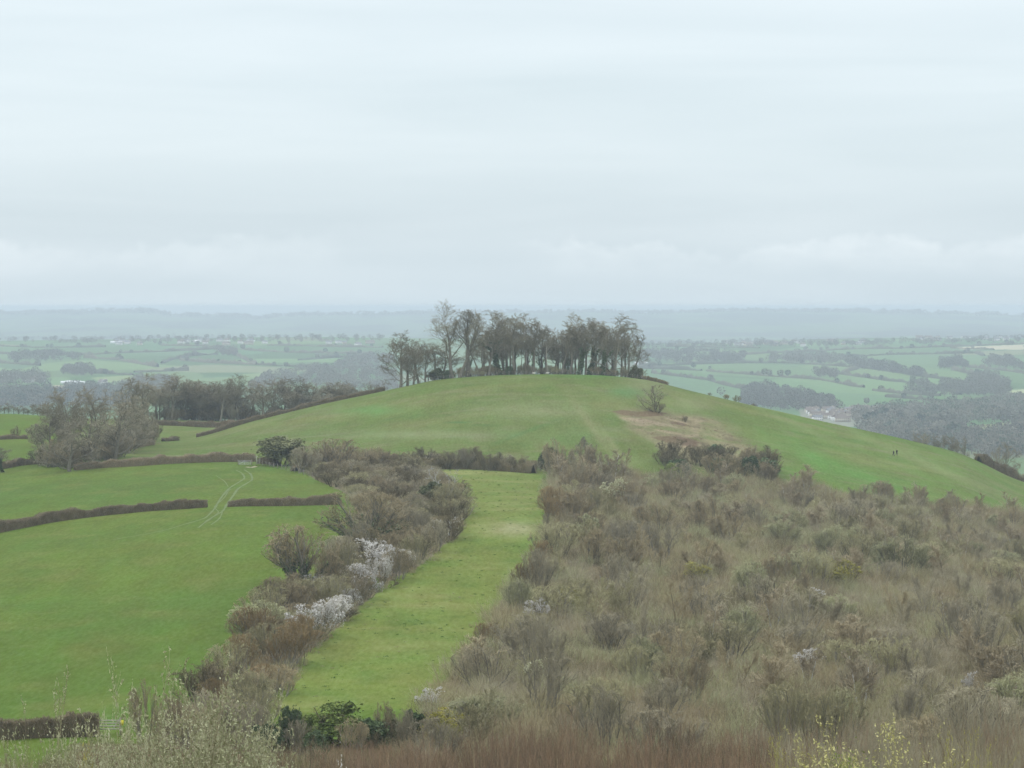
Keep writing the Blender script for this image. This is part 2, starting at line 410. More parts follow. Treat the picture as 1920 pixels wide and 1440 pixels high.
for pos, c in ((.05, srgb(216, 229, 236)), (.09, srgb(221, 234, 240)), (.13, srgb(224, 237, 243)), (.19, srgb(230, 242, 248))):
    e = el_.new(pos); e.color = c
# broad horizontal streaks
st1 = cnoise(5, 42, 1.0, 4, 3.1, .5, .4); st2 = cnoise(2.2, 16, 1.0, 3, 8.3, .5, .3)
amt = MA('MULTIPLY_ADD', MA('SUBTRACT', st1, .5), .20, MA('MULTIPLY', MA('SUBTRACT', st2, .5), .14))
# low heaped clouds between 1 and 2 degrees above the horizon
top = MA('MULTIPLY_ADD', cnoise(9, 0, 1.6, 5, 5.37, .55), .055, -.0035)
edge = MA('SUBTRACT', top, el)
body = MA('MULTIPLY', MA('ADD', edge, MA('MULTIPLY_ADD', cnoise(95, 120, 1.0, 5, 2.9, .6), .012, -.006)), 330, clamp=True)
fadeb = MA('MULTIPLY', MA('SUBTRACT', el, .009), 75, clamp=True)
rim = MA('MULTIPLY', body, fadeb)
heap = MA('MULTIPLY', rim, MA('MULTIPLY_ADD', cnoise(40, 70, 1.5, 5, 1.7, .6), .20, -.03))
heap = MA('MULTIPLY', heap, MA('MULTIPLY', MA('SUBTRACT', cnoise(7, 0, 1.3, 2, 12.9), .37), 7, clamp=True))
tot = MA('ADD', amt, heap)
hs = N(nt, 'ShaderNodeMix', data_type='RGBA', blend_type='MIX')
bright = N(nt, 'ShaderNodeHueSaturation'); L.new(grad.outputs[0], bright.inputs['Color']); L.new(MA('ADD', tot, 1.0), bright.inputs['Value'])
L.new(MA('SUBTRACT', 1.0, MA('MULTIPLY', tot, 1.8)), bright.inputs['Saturation'])
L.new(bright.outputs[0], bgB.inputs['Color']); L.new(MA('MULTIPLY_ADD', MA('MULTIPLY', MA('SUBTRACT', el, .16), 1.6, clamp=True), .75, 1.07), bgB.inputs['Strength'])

SC.view_settings.view_transform = 'Standard'; SC.view_settings.look = 'None'; SC.view_settings.exposure = 0; SC.view_settings.gamma = 1
SC.cycles.use_denoising = True
SC.cycles.max_bounces = 5; SC.cycles.diffuse_bounces = 3; SC.cycles.volume_bounces = 0; SC.cycles.transparent_max_bounces = 4
SC.cycles.use_light_tree = False

# haze: one closed box of thin even air round camera and land
def box_mesh(name, a, b, mats=None):
    x0, y0, z0 = a; x1, y1, z1 = b
    v = [(x0, y0, z0), (x1, y0, z0), (x1, y1, z0), (x0, y1, z0), (x0, y0, z1), (x1, y0, z1), (x1, y1, z1), (x0, y1, z1)]
    q = [(0, 3, 2, 1), (4, 5, 6, 7), (0, 1, 5, 4), (1, 2, 6, 5), (2, 3, 7, 6), (3, 0, 4, 7)]
    return mesh_np(name, v, q, None, mats)
hm = bpy.data.materials.new('haze'); hm.use_nodes = True; hn = hm.node_tree
for n in list(hn.nodes): hn.nodes.remove(n)
hv = N(hn, 'ShaderNodeVolumePrincipled'); ho = N(hn, 'ShaderNodeOutputMaterial'); hn.links.new(hv.outputs[0], ho.inputs['Volume'])
hv.inputs['Color'].default_value = (.80, .93, 1.0, 1); hv.inputs['Density'].default_value = 1.3e-4; hv.inputs['Anisotropy'].default_value = 0.0

# ------------------------------------------------------------------ the ground sheet
rowsD = np.unique(np.concatenate([np.arange(-80, 60, 4), np.arange(60, 260, 2.5), np.arange(260, 640, 1.5), np.arange(640, 930, 1.0),
       np.arange(930, 1100, 5), np.arange(1100, 2200, 30), np.geomspace(2200, 6900, 330), np.arange(6900, 10500, 120), np.arange(10500, 19000, 110)]).astype(float))
NC = 820
u = np.linspace(-1, 1, NC)
Y = np.repeat(rowsD[:, None], NC, 1); X = u[None, :]*(150 + .26*np.maximum(Y, 0))
Z = hrel(X, Y)
nv = X.size
verts = np.stack([X, Y, Z + EYE], -1).reshape(-1, 3)
ii = np.arange(len(rowsD)-1)[:, None]*NC + np.arange(NC-1)[None]
quads = np.stack([ii, ii+1, ii+NC+1, ii+NC], -1).reshape(-1, 4)
PXv, RWv = project(X, np.maximum(Y, 20), Z)

GRASS = np.array([.086, .134, .018]); HILL = np.array([.103, .140, .033]); FLOOR = np.array([.17, .14, .09])
colr = np.zeros((*X.shape, 3)) + GRASS
def paint(mask, c, a=1.0):
    a = a*mask.astype(float) if mask.dtype == bool else a*mask
    colr[...] = colr*(1-a[..., None]) + np.asarray(c)*a[..., None]
jx = PXv + 14*fbm(X/9, Y/14, 5, 3); jr = RWv + 5*fbm(X/9, Y/14, 9, 3)
def reg(poly, c, a=1.0, d0=-1e9, d1=1e9, jit=1.0):
    paint(inpoly(PXv + (jx-PXv)*jit, RWv + (jr-RWv)*jit, poly) & (Y >= d0) & (Y <= d1), c, a)
def softell(px, row, w, h, c, a, d0=600, d1=930, rot=0.0):
    dx = (PXv - px); dy = (RWv - row); cr, sr = math.cos(rot), math.sin(rot)
    e = ((dx*cr + dy*sr)/w)**2 + ((-dx*sr + dy*cr)/h)**2
    paint(np.where((Y > d0) & (Y < d1), np.exp(-e*1.6), 0), c, a)

# fields near by
n1 = fbm(X/28, Y/45, 31, 4); n2 = fbm(X/7, Y/10, 41, 3)
near = (Y < 1100)
paint(np.clip(n1 + .15, 0, 1)*near, [.130, .158, .026], .55)
paint(np.clip(-n1 + .05, 0, 1)*near, [.062, .126, .022], .5)
# centre strip: rougher, yellower
STRIP = [(500, 1340), (560, 1205), (850, 1010), (780, 870), (1020, 880), (1020, 1010), (930, 1180), (800, 1330)]
reg(STRIP, [.145, .18, .038], .75, 250, 700)
ms = inpoly(PXv, RWv, STRIP) & (Y > 250) & (Y < 700)
paint(np.clip(n2*1.5 + .1, 0, 1)*ms, [.09, .16, .025], .5)
paint(np.clip(fbm(X/14, Y/9, 77, 3)*2 - .15, 0, 1)*ms, [.22, .215, .08], .6)
softell(965, 992, 60, 16, [.27, .27, .14], .9, 400, 700); softell(870, 886, 90, 6, [.27, .27, .10], .7, 600, 720)
nf = (Y > 250) & (Y < 700)
paint(np.clip(fbm(X/4, Y/7, 171, 3)*1.6, 0, 1)*nf, [.066, .118, .018], .5); paint(np.clip(fbm(X/6, Y/9, 181, 3)*1.8 - .15, 0, 1)*nf, [.14, .16, .04], .5)
# hill
hillm = (Y > 690) & (Y < 1000) & (PXv > 180)
hm_ = np.clip((Y-690)/30, 0, 1)*(PXv > 180)*(Y < 1000)
paint(hm_, HILL, .8)
paint(np.clip(fbm(X/22, Y/18, 51, 4)*1.3 + .1, 0, 1)*hm_*(PXv < 1420), [.17, .172, .06], .75)
paint(np.clip((PXv-1380)/120, 0, 1)*hm_, [.10, .168, .03], .7)
paint(np.clip(fbm(X/40, Y/12, 61, 3)*2, 0, 1)*hm_*np.clip((PXv-1350)/100, 0, 1), [.155, .18, .055], .7)
paint(np.clip(fbm(X/7, Y/5, 151, 3)*1.8, 0, 1)*hm_, [.075, .125, .025], .55); paint(np.clip(fbm(X/9, Y/4, 161, 3)*1.8 - .1, 0, 1)*hm_, [.165, .16, .075], .7)
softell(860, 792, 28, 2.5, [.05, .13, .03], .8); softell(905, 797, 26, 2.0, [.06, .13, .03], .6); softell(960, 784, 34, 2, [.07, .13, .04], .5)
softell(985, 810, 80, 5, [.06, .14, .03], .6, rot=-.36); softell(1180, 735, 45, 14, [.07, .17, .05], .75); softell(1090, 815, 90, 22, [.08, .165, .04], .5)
softell(1000, 770, 150, 22, [.20, .215, .10], .5); softell(1110, 800, 80, 9, [.20, .195, .09], .6, rot=.95); softell(1150, 835, 50, 6, [.22, .21, .10], .5, rot=.95)
softell(800, 815, 220, 12, [.20, .23, .11], .5); softell(700, 770, 90, 12, [.10, .21, .05], .6); softell(1130, 705, 140, 5, [.07, .18, .03], .6); softell(1150, 865, 70, 12, [.20, .24, .09], .6)
for (a, b, c, d, w) in ((1690, 850, 260, 9, .42), (1500, 800, 140, 7, .4), (1800, 895, 150, 9, .4)):
    softell(a, b, c, d, [.17, .20, .075], .5, rot=w)
softell(1530, 860, 120, 18, [.09, .20, .035], .7, rot=.45); softell(1650, 905, 140, 14, [.09, .20, .035], .6, rot=.35)
# rough dry ground and bracken on the hill's right shoulder
ROUGH = [(1160, 772), (1200, 765), (1270, 775), (1330, 782), (1380, 805), (1420, 850), (1450, 905), (1380, 900), (1290, 862), (1250, 845), (1225, 825), (1195, 800)]
def soften(poly, it=9, step=7):
    m = 0
    g_ = np.random.default_rng(4)
    for k in range(it): m = m + inpoly(PXv + (jx-PXv)*1.6 + g_.uniform(-step, step)*2, RWv + (jr-RWv)*1.6 + g_.uniform(-step, step)*.6, poly)
    return m/it*((Y > 690) & (Y < 900))
rm = soften(ROUGH, 12, 9); paint(rm, [.20, .175, .095], .95); paint(np.clip(fbm(X/2.5, Y/3, 191, 3)*2.5, 0, 1)*rm, [.12, .10, .05], .6)
ROUGH2 = [(1160, 772), (1250, 775), (1330, 790), (1330, 830), (1290, 850), (1240, 835), (1195, 800)]
paint(np.clip(fbm(X/5, Y/5, 71, 3)*2.2, 0, 1)*rm, [.13, .16, .05], .8)
paint(np.clip(fbm(X/6, Y/4, 73, 3)*2.5 + .1, 0, 1)*soften(ROUGH2), [.29, .235, .15], .75)
softell(1215, 720, 60, 26, [.19, .20, .10], .5); softell(1300, 760, 50, 20, [.2, .22, .1], .5)
reg([(1142, 770), (1170, 767), (1230, 770), (1258, 776), (1240, 781), (1180, 778), (1150, 774)], [.125, .085, .05], .8, 690, 900, 1.4)
reg([(1222, 820), (1260, 817), (1300, 823), (1305, 838), (1250, 832), (1230, 827)], [.125, .085, .05], .8, 690, 900, 1.4)
reg([(1175, 782), (1215, 784), (1260, 800), (1235, 798), (1190, 790)], [.26, .215, .14], .6, 690, 900, 1.2)
reg([(1250, 790), (1290, 795), (1285, 799), (1250, 796)], [.125, .085, .05], .8, 690, 900, 1.4)
# dry floor beneath the scrub, the shelter belt and the near slope
SCRUB = [(770, 1420), (800, 1335), (870, 1235), (950, 1120), (1028, 1010), (1030, 892), (1200, 893), (1440, 902), (1560, 922), (1700, 940), (1800, 948), (1920, 964), (2400, 1050), (2400, 9000), (770, 9000)]
reg(SCRUB, FLOOR, 1.0, 240, 800)
BELT = [(260, 1420), (400, 1290), (450, 1215), (480, 1150), (560, 1105), (635, 1048), (680, 990), (672, 935), (585, 892), (545, 868), (700, 868), (790, 884), (855, 925), (872, 965), (850, 1010), (780, 1065), (690, 1125), (600, 1200), (545, 1265), (500, 1330), (470, 1420)]
reg(BELT, [.17, .14, .095], .95, 240, 705)
paint((Y < 252 + 6*n1) | ((RWv > 1395) & (PXv > 130) & (Y < 300)), [.12, .125, .05], 1.0)
paint(np.clip(n2*2, 0, 1)*(Y < 252), [.16, .19, .07], .7)
paint((Y > 1000) & (Y < 2200), [.12, .16, .06], .8)

# far country: a patchwork of fields
far = Y > 2200
cx = X/1.0 + 90*fbm(X/600, Y/900, 81, 2); cy = Y + 260*fbm(X/700, Y/900, 82, 2)
rng = np.random.default_rng(5)
seeds = np.stack([rng.uniform(-2600, 2600, 620), 2200 + (7600-2200)*rng.uniform(0, 1, 620)**1.15], 1)
pal = np.array([[.10, .21, .06], [.13, .25, .08], [.15, .26, .09], [.09, .18, .055], [.17, .27, .09], [.12, .22, .09], [.22, .25, .12], [.10, .22, .08]])
seedc = pal[rng.integers(0, len(pal), 620)]*rng.uniform(.6, .88, (620, 1))
fr = np.nonzero(rowsD > 2200)[0]
for r in fr:
    if rowsD[r] > 7700: continue
    dx = (cx[r][:, None] - seeds[None, :, 0])/1.0; dy = (cy[r][:, None] - seeds[None, :, 1])/1.9
    colr[r] = seedc[np.argmin(dx*dx + dy*dy, 1)]
paint((Y > 7400), [.13, .19, .09], 1.0)
paint(np.clip(fbm(X/300, Y/700, 91, 4)*3 + .5, 0, 1)*(Y > 7400), [.06, .07, .05], .85)
def freg(poly, c, a=1): reg(poly, c, a, 2200, 7600, 0)
freg([(1780, 806), (1830, 797), (1905, 792), (1905, 800), (1860, 808), (1795, 814)], [.29, .32, .12])      # bright yellow-green field
freg([(1790, 651), (1920, 646), (1920, 656), (1800, 655)], [.42, .38, .24]); freg([(1880, 734), (1930, 728), (1930, 745), (1900, 744)], [.32, .36, .18])
freg([(170, 708), (260, 703), (310, 708), (250, 717), (190, 716)], [.20, .26, .10]); freg([(100, 722), (190, 724), (185, 730), (100, 729)], [.36, .32, .2])
freg([(450, 702), (560, 695), (560, 701), (470, 708)], [.17, .24, .09])
freg([(1200, 690), (1380, 686), (1600, 690), (1620, 720), (1300, 700)], [.12, .20, .07], .7); freg([(1230, 700), (1500, 715), (1700, 770), (1500, 765), (1330, 735)], [.10, .19, .065], .6)
freg([(1500, 640), (1800, 648), (1790, 668), (1560, 662)], [.10, .18, .065], .6); freg([(1620, 670), (1920, 668), (1920, 720), (1700, 700)], [.11, .19, .065], .6)
freg([(1500, 768), (1670, 768), (1660, 800), (1500, 800)], [.24, .23, .18], .8)

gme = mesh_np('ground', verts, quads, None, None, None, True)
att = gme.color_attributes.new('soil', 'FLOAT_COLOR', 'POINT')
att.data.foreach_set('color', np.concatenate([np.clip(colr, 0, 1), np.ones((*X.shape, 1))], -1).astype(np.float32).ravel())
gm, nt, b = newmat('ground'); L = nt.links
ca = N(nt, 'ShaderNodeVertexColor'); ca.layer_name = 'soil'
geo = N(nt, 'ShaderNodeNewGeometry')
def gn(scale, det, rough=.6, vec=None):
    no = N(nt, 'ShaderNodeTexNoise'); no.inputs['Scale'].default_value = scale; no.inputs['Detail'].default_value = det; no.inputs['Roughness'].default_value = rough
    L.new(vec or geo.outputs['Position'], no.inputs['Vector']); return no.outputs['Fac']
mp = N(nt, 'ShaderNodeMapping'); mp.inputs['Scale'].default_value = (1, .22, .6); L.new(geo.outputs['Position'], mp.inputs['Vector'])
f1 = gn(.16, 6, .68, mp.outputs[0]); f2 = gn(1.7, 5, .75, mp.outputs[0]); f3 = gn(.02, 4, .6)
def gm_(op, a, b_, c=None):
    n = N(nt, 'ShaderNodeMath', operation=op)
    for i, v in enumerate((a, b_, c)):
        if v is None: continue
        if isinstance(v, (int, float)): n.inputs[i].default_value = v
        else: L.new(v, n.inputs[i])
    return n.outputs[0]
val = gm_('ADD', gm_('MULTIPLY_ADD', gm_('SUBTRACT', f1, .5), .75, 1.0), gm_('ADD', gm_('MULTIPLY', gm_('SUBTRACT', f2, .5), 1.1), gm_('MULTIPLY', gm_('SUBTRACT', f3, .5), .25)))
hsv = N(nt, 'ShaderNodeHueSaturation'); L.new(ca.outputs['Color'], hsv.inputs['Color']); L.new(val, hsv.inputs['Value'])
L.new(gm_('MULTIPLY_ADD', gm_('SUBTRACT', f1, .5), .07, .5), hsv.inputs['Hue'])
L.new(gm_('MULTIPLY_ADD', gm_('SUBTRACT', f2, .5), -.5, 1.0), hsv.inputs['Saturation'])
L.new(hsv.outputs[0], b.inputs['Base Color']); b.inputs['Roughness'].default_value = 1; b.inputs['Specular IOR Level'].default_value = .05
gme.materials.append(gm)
tag(ob('ground', gme), kind='structure', label='rolling pasture land from the near slope over the round hill to the far ridges')
haze = ob('haze', box_mesh('haze', (-5800, -160, EYE - 320), (5800, 19600, EYE + 4.5), [hm]))
tag(haze, 'thin pale haze filling the air over the valley', kind='stuff')

# ------------------------------------------------------------------ plant prototypes
def rg(s): return np.random.default_rng(s)
def tall(name, seed, H=20, trunks=1, limbs=9, spread=38, t0=.3, r=.27, ivy=0, ivyh=.5, twig='tw_clump', bark='bark', dens=8, up=.14, upl=.18, lr=.52, br=8, tk=1.0, dome=.4):
    g = rg(seed)
    P = np.array([[i*1.2*g.choice([-1, 1]), g.normal()*.6*i, -.4] for i in range(trunks)])
    D = np.array([[g.normal()*.07 + (.22 if trunks > 1 else 0)*(1 if i % 2 else -1), g.normal()*.07, 1] for i in range(trunks)])
    lv = [dict(seg=7, wander=.07, up=.1, taper=.22, sides=7),
          dict(n=limbs, t0=t0, tp=.85, ang=spread, angv=13, ratio=lr, fall=.5, seg=5, up=upl*.6, wander=.2, rr=.45, sides=5, taper=.22, tipn=.4),
          dict(n=br, t0=.15, ang=48, angv=16, ratio=.5, fall=.35, seg=4, up=up*.5, wander=.2, rr=.48, sides=3, rmin=.035, taper=.3, tipn=.4),
          dict(n=7, t0=.1, ang=48, angv=15, ratio=.52, fall=.3, seg=3, up=up*.4, wander=.2, rr=.55, sides=3, rmin=.024, tipn=.4),
          dict(n=dens, t0=.1, ang=42, angv=15, ratio=.58, fall=.25, seg=2, up=.05, wander=.18, sides=2, rmin=.017*tk, taper=.5, tipn=.4)]
    return tree_meshes(name, g, lv, P, D, np.full(trunks, H*.68)*g.uniform(.9, 1.05, trunks), np.full(trunks, r), 3, M[bark], M[twig], ivy, ivyh, dome=dome)
def shrub(name, seed, H=5, n=13, lean=.5, spread=.7, twig='tw_grey', bark='bark', br=8, tw=7, tl=5, up=.13, rmin=.011, r=.05, **k):
    g = rg(seed); P, D, L_, r_ = stems(g, n, spread, lean, H*.75, r)
    lv = [dict(seg=4, wander=.12, up=up, taper=.3, sides=4),
          dict(n=br, t0=.2, ang=32, angv=12, ratio=.55, fall=.4, seg=3, up=up, wander=.14, rr=.55, sides=3, rmin=.02),
          dict(n=tw, t0=.15, ang=34, ratio=.5, fall=.3, seg=3, up=up, wander=.14, rr=.6, sides=3, rmin=rmin*1.3),
          dict(n=tl, t0=.1, ang=32, ratio=.55, fall=.3, seg=2, up=up, wander=.12, sides=2, rmin=rmin, taper=.5)]
    k.setdefault('dome', .9); return tree_meshes(name, g, lv, P, D, L_, r_, 2, M[bark], M[twig], **k)
def birch(name, seed, H=7, n=2, twig='tw_purple', bark='barkpale', tl=6, **k):
    g = rg(seed); P, D, L_, r_ = stems(g, n, .12, .25, H*.95, .06)
    lv = [dict(seg=6, wander=.05, up=.08, taper=.2, sides=5),
          dict(n=24, t0=.16, tp=1, ang=33, angv=8, ratio=.33, fall=.6, seg=3, up=.16, wander=.1, rr=.4, sides=3, rmin=.018),
          dict(n=8, t0=.15, ang=32, ratio=.5, fall=.3, seg=2, up=.08, wander=.12, sides=3, rmin=.013),
          dict(n=tl, t0=.1, ang=30, ratio=.6, fall=.3, seg=2, up=.02, wander=.12, sides=2, rmin=.011, taper=.5)]
    return tree_meshes(name, g, lv, P, D, L_, r_, 1, M[bark], M[twig], **k)
def whips(name, seed, H=7, n=46, twig='tw_red', bark='tw_red', spread=1.6, lean=.28, tw=10, **k):
    g = rg(seed); P, D, L_, r_ = stems(g, n, spread, lean, H, .027)
    lv = [dict(seg=6, wander=.045, up=.05, taper=.25, sides=4),
          dict(n=tw, t0=.25, ang=22, angv=7, ratio=.26, fall=.4, seg=3, up=.12, wander=.08, rr=.5, sides=3, rmin=.0075),
          dict(n=4, t0=.15, ang=24, ratio=.5, fall=.3, seg=2, up=.08, wander=.08, sides=2, rmin=.0055, taper=.4)]
    return tree_meshes(name, g, lv, P, D, L_, r_, 1, M[bark], M[twig], **k)
def leafy(name, seed, H=4, n=7, leaf='holly', leafn=5200, leafs=.16, lean=.6, spread=.6, bark='barkdark', zlo=.3, nc=70):
    g = rg(seed); P, D, L_, r_ = stems(g, n, spread, lean, H*.7, .08)
    lv = [dict(seg=4, wander=.12, up=.05, taper=.3, sides=4),
          dict(n=7, t0=.15, ang=40, ratio=.55, fall=.3, seg=3, up=.04, wander=.16, rr=.5, sides=3, rmin=.02),
          dict(n=7, t0=.15, ang=45, ratio=.5, fall=.2, seg=2, up=.02, wander=.2, sides=3, rmin=.012)]
    r = tree_meshes(name, g, lv, P, D, L_, r_, 1, M[bark], M['tw_dark'], leaf=M[leaf], leafn=leafn, leafs=leafs)
    # leaves sit in uneven rounded clumps over the frame of twigs
    th = g.uniform(0, 6.283, nc); ph = np.arccos(g.uniform(-.15, 1, nc)); top = r['h']; W_ = r['w']*.5
    cc = np.stack([np.sin(ph)*np.cos(th)*W_*.72, np.sin(ph)*np.sin(th)*W_*.72, top*(zlo + (.9-zlo)*np.cos(ph))], 1)*g.uniform(.6, 1.12, (nc, 1))
    m = leafn*2; k = g.integers(0, nc, m); rr_ = (g.uniform(.05, .17, nc)[k] + (g.uniform(0, 1, m) < .12)*.08)*top
    c = cc[k] + nrm(g.normal(size=(m, 3)))*(rr_*g.uniform(.5, 1.05, m))[:, None]*np.array([1, 1, .8]); c[:, 2] = np.maximum(c[:, 2], .05)
    A = Acc(); A.add(*quads_cloud(c, leafs*.7, g)); r['leaf'] = A.mesh(name + '_leaf', [M[leaf]]); r['h'] = float(c[:, 2].max()); r['w'] = float(np.percentile(np.abs(c[:, :2]), 99)*2)
    return r

TALL = [tall('t0', 11, limbs=11), tall('t1', 12, limbs=10, spread=32, upl=.25), tall('t2', 13, limbs=13, spread=50, t0=.2, lr=.6), tall('t3', 14, trunks=2, limbs=8, spread=38)]
TIVY = [tall('ti0', 21, limbs=11, ivy=1900, ivyh=.5), tall('ti1', 22, limbs=10, spread=32, upl=.22, ivy=1500, ivyh=.42)]
SLIM = [tall('s0', 31, limbs=7, spread=24, t0=.45, r=.2, lr=.38, upl=.22, dens=4), tall('s1', 32, limbs=6, spread=30, t0=.5, r=.17, lr=.4, dens=4),
        tall('s2', 33, limbs=8, spread=26, t0=.35, r=.2, lr=.36, ivy=900, ivyh=.6, dens=4)]
GIANT = tall('giant', 41, dome=.3, H=24, trunks=2, limbs=9, spread=36, t0=.26, r=.5, lr=.7, upl=.3, br=9)
LEANER = tall('leaner', 42, H=20, trunks=1, limbs=7, spread=30, t0=.42, r=.4, lr=.55, upl=.28)
ROUND = [tall('r0', 51, dome=.5, H=14, limbs=15, spread=54, t0=.1, r=.26, lr=.66, upl=.14, dens=6), tall('r1', 52, dome=.5, H=14, limbs=14, spread=50, t0=.08, r=.26, lr=.66, upl=.14, dens=6)]
SPREADIVY = [shrub('si0', 67, H=9, n=11, spread=.22, lean=.85, up=.05, r=.17, br=9, tw=7, tl=5, rmin=.02, twig='tw_brown', bark='bark', ivy=3000, ivyh=.36),
             shrub('si1', 68, H=9, n=13, spread=.3, lean=1.1, up=.02, r=.17, br=9, tw=7, tl=5, rmin=.02, twig='tw_brown', bark='bark', ivy=3400, ivyh=.42)]
LONE = tall('lone', 63, H=7, trunks=1, limbs=12, spread=46, t0=.05, r=.2, lr=.85, upl=.2, dens=3, tk=.8, bark='barkdark', twig='tw_clump', br=5)
DEAD = tall('dead', 64, dome=0, H=8, trunks=2, limbs=6, spread=45, t0=.2, r=.16, lr=.55, upl=.1, dens=1, bark='barkpale', twig='barkpale', br=3)
SG = {  # scrub prototypes by look
 'grey': [shrub('sg0', 101), shrub('sg1', 102, n=9, lean=.55)],
 'brown': [shrub('sb0', 111, twig='tw_brown'), shrub('sb1', 112, twig='tw_brown', n=14, lean=.5)],
 'olive': [shrub('so0', 121, twig='tw_olive'), shrub('so1', 122, twig='tw_olive', n=16, lean=.6)],
 'green': [shrub('sn0', 131, twig='tw_green', n=18, lean=.6, tl=6), ],
 'birch': [birch('bi0', 141), birch('bi1', 142, n=3, twig='tw_grey', bark='tw_grey'), birch('bi2', 143, n=2, twig='tw_brown', bark='bark'), birch('bi3', 144, n=3, twig='tw_olive', bark='tw_grey'), birch('bi4', 145, n=2, bark='tw_grey')],
 'rust': [shrub('sr0', 151, twig='tw_rust', n=13, lean=.5)],
 'dark': [shrub('sd0', 161, twig='tw_dark', n=13, lean=.8, bark='barkdark'), shrub('sd1', 162, twig='tw_dark', n=10, lean=.9, bark='barkdark')],
}
BLOOM = [shrub('bl0', 171, n=12, lean=.8, twig='tw_grey', bark='barkdark', leaf=M['blossom'], leafn=8500, leafs=.042),
         shrub('bl1', 172, n=9, lean=.8, twig='tw_grey', bark='barkdark', leaf=M['blossom'], leafn=3600, leafs=.05, leafbias=.45)]
SALLOW = shrub('sy0', 173, n=12, lean=.6, twig='tw_olive', leaf=M['catcream'], leafn=2600, leafs=.07, leafbias=.45)
YSALLOW = shrub('sy1', 174, n=12, lean=.6, twig='tw_olive', leaf=M['yleaf'], leafn=1800, leafs=.08, leafbias=.4)
PINKB = whips('pk', 175, H=5, n=14, spread=.8, lean=.35, twig='tw_purple', bark='tw_brown', leaf=M['blossom'], leafn=420, leafs=.06)
HOLLY = [leafy('ho0', 181), leafy('ho1', 182, leaf='ivy', n=9)]
FRESH = leafy('fr0', 183, leaf='fresh', leafn=4200, leafs=.11)
GOLD = leafy('go0', 184, leaf='yleaf', leafn=2600, leafs=.07)
WHIP = [whips('w0', 191, bark='barkdark'), whips('w1', 192, n=40, twig='tw_red', bark='tw_brown'), whips('w2', 193, n=34, lean=.4), whips('w3', 194, n=38, twig='tw_grey', bark='tw_brown')]

def hpx(px, D): return px*D/F      # picture pixels -> metres at a depth

# ------------------------------------------------------------------ the hilltop clump
G1 = 'bare trees of the hilltop clump'
def clump(px, top, D, w, proto, label, name='bare_tree', group=G1, rz=None, lean=(0, 0)):
    x, y, z = atD(px, D)
    _, base = project(x, y, z); h = hpx(max(base, 700) - top, D)
    if base < 700: h = hpx(base - top, D)
    return plant(proto, name, (x, y, z), h, hpx(w*(1.1 if proto in ROUND else 1.35), D), rz, label, 'tree', group, lean=lean, sink=.3)
clump(850, 556, 857, 88, GIANT, 'tallest tree of the hilltop clump, wide forked bare crown leaning out to the left', group=None, rz=.15)
clump(880, 575, 860, 52, LEANER, 'tall slim bare tree leaning left beside the tallest tree on the hilltop', group=None, rz=1.0, lean=(0, -.05))
clump(905, 603, 862, 52, TALL[3], 'bare tree with a low forked trunk right of the two tallest hilltop trees', group=None, rz=.3)
clump(751, 616, 862, 84, ROUND[0], 'broad bare tree at the far left end of the hilltop clump', group=None)
clump(1152, 584, 866, 90, ROUND[0], 'broad dark bare tree towards the right end of the hilltop clump', group=None, rz=2.1)
clump(1182, 620, 872, 44, TALL[3], 'small forked bare tree at the right end of the hilltop clump', group=None, rz=4)
clump(1070, 582, 868, 46, TALL[0], 'bare tree with a high round crown above its neighbours in the middle of the clump', group=None, rz=1)
MID = [(775, 632, 864, 62, 4), (798, 636, 868, 54, 4), (815, 640, 880, 50, 0), (832, 646, 884, 50, 1), (785, 645, 875, 50, 0), (764, 640, 870, 48, 1), (920, 612, 875, 34, 's'), (938, 578, 865, 60, 'i'), (950, 582, 882, 52, 1),
       (965, 584, 862, 46, 0), (984, 584, 876, 54, 1), (1001, 592, 866, 42, 0), (1015, 604, 885, 44, 1), (1026, 606, 862, 36, 's'),
       (1040, 612, 882, 40, 0), (1054, 614, 866, 40, 's'), (1085, 604, 864, 50, 'i'), (1098, 592, 872, 46, 1), (1104, 596, 862, 48, 'i'), (1117, 594, 884, 50, 0),
       (1126, 600, 864, 44, 'i'), (1136, 600, 880, 44, 1), (1166, 606, 886, 44, 0)]
for k_ in range(18):
    q_ = float(R0.uniform(905, 1180)); MID.append((q_, float(np.interp(q_, [905, 940, 1000, 1040, 1080, 1150, 1180], [615, 592, 598, 622, 604, 600, 625]) + R0.uniform(0, 22)), float(R0.uniform(874, 906)), float(R0.uniform(36, 52)), int(R0.integers(0, 2))))
for (px, tp, D, w, k) in MID:
    if k == 's': clump(px, tp, D, w, SLIM[int(R0.integers(0, 2))], 'slender bare tree with thin trunk in the middle of the hilltop clump', group='slender trees inside the hilltop clump')
    elif k == 'i': clump(px, tp, D, w, TIVY[int(R0.integers(0, 2))], 'bare tree with its trunk wrapped in dark ivy in the hilltop clump', group='ivy clad trees of the hilltop clump')
    elif px < 840: clump(px, tp, D, w, TALL[k] if k < 4 else ROUND[0], 'bare tree of middling height in the low left part of the hilltop clump', group='lower trees at the left of the hilltop clump')
    else: clump(px, tp, D, w, TALL[k], 'bare grey brown tree standing close among others in the hilltop clump')
for k in range(26):
    px = float(R0.uniform(838, 1186)); D = float(R0.uniform(868, 905))
    clump(px, float(R0.uniform(612, 655)), D, float(R0.uniform(20, 32)), SLIM[k % 3], 'thin young tree with a bare straight stem between the big hilltop trees', group='thin young trees inside the hilltop clump')
GB = 'low bushes under the hilltop trees'
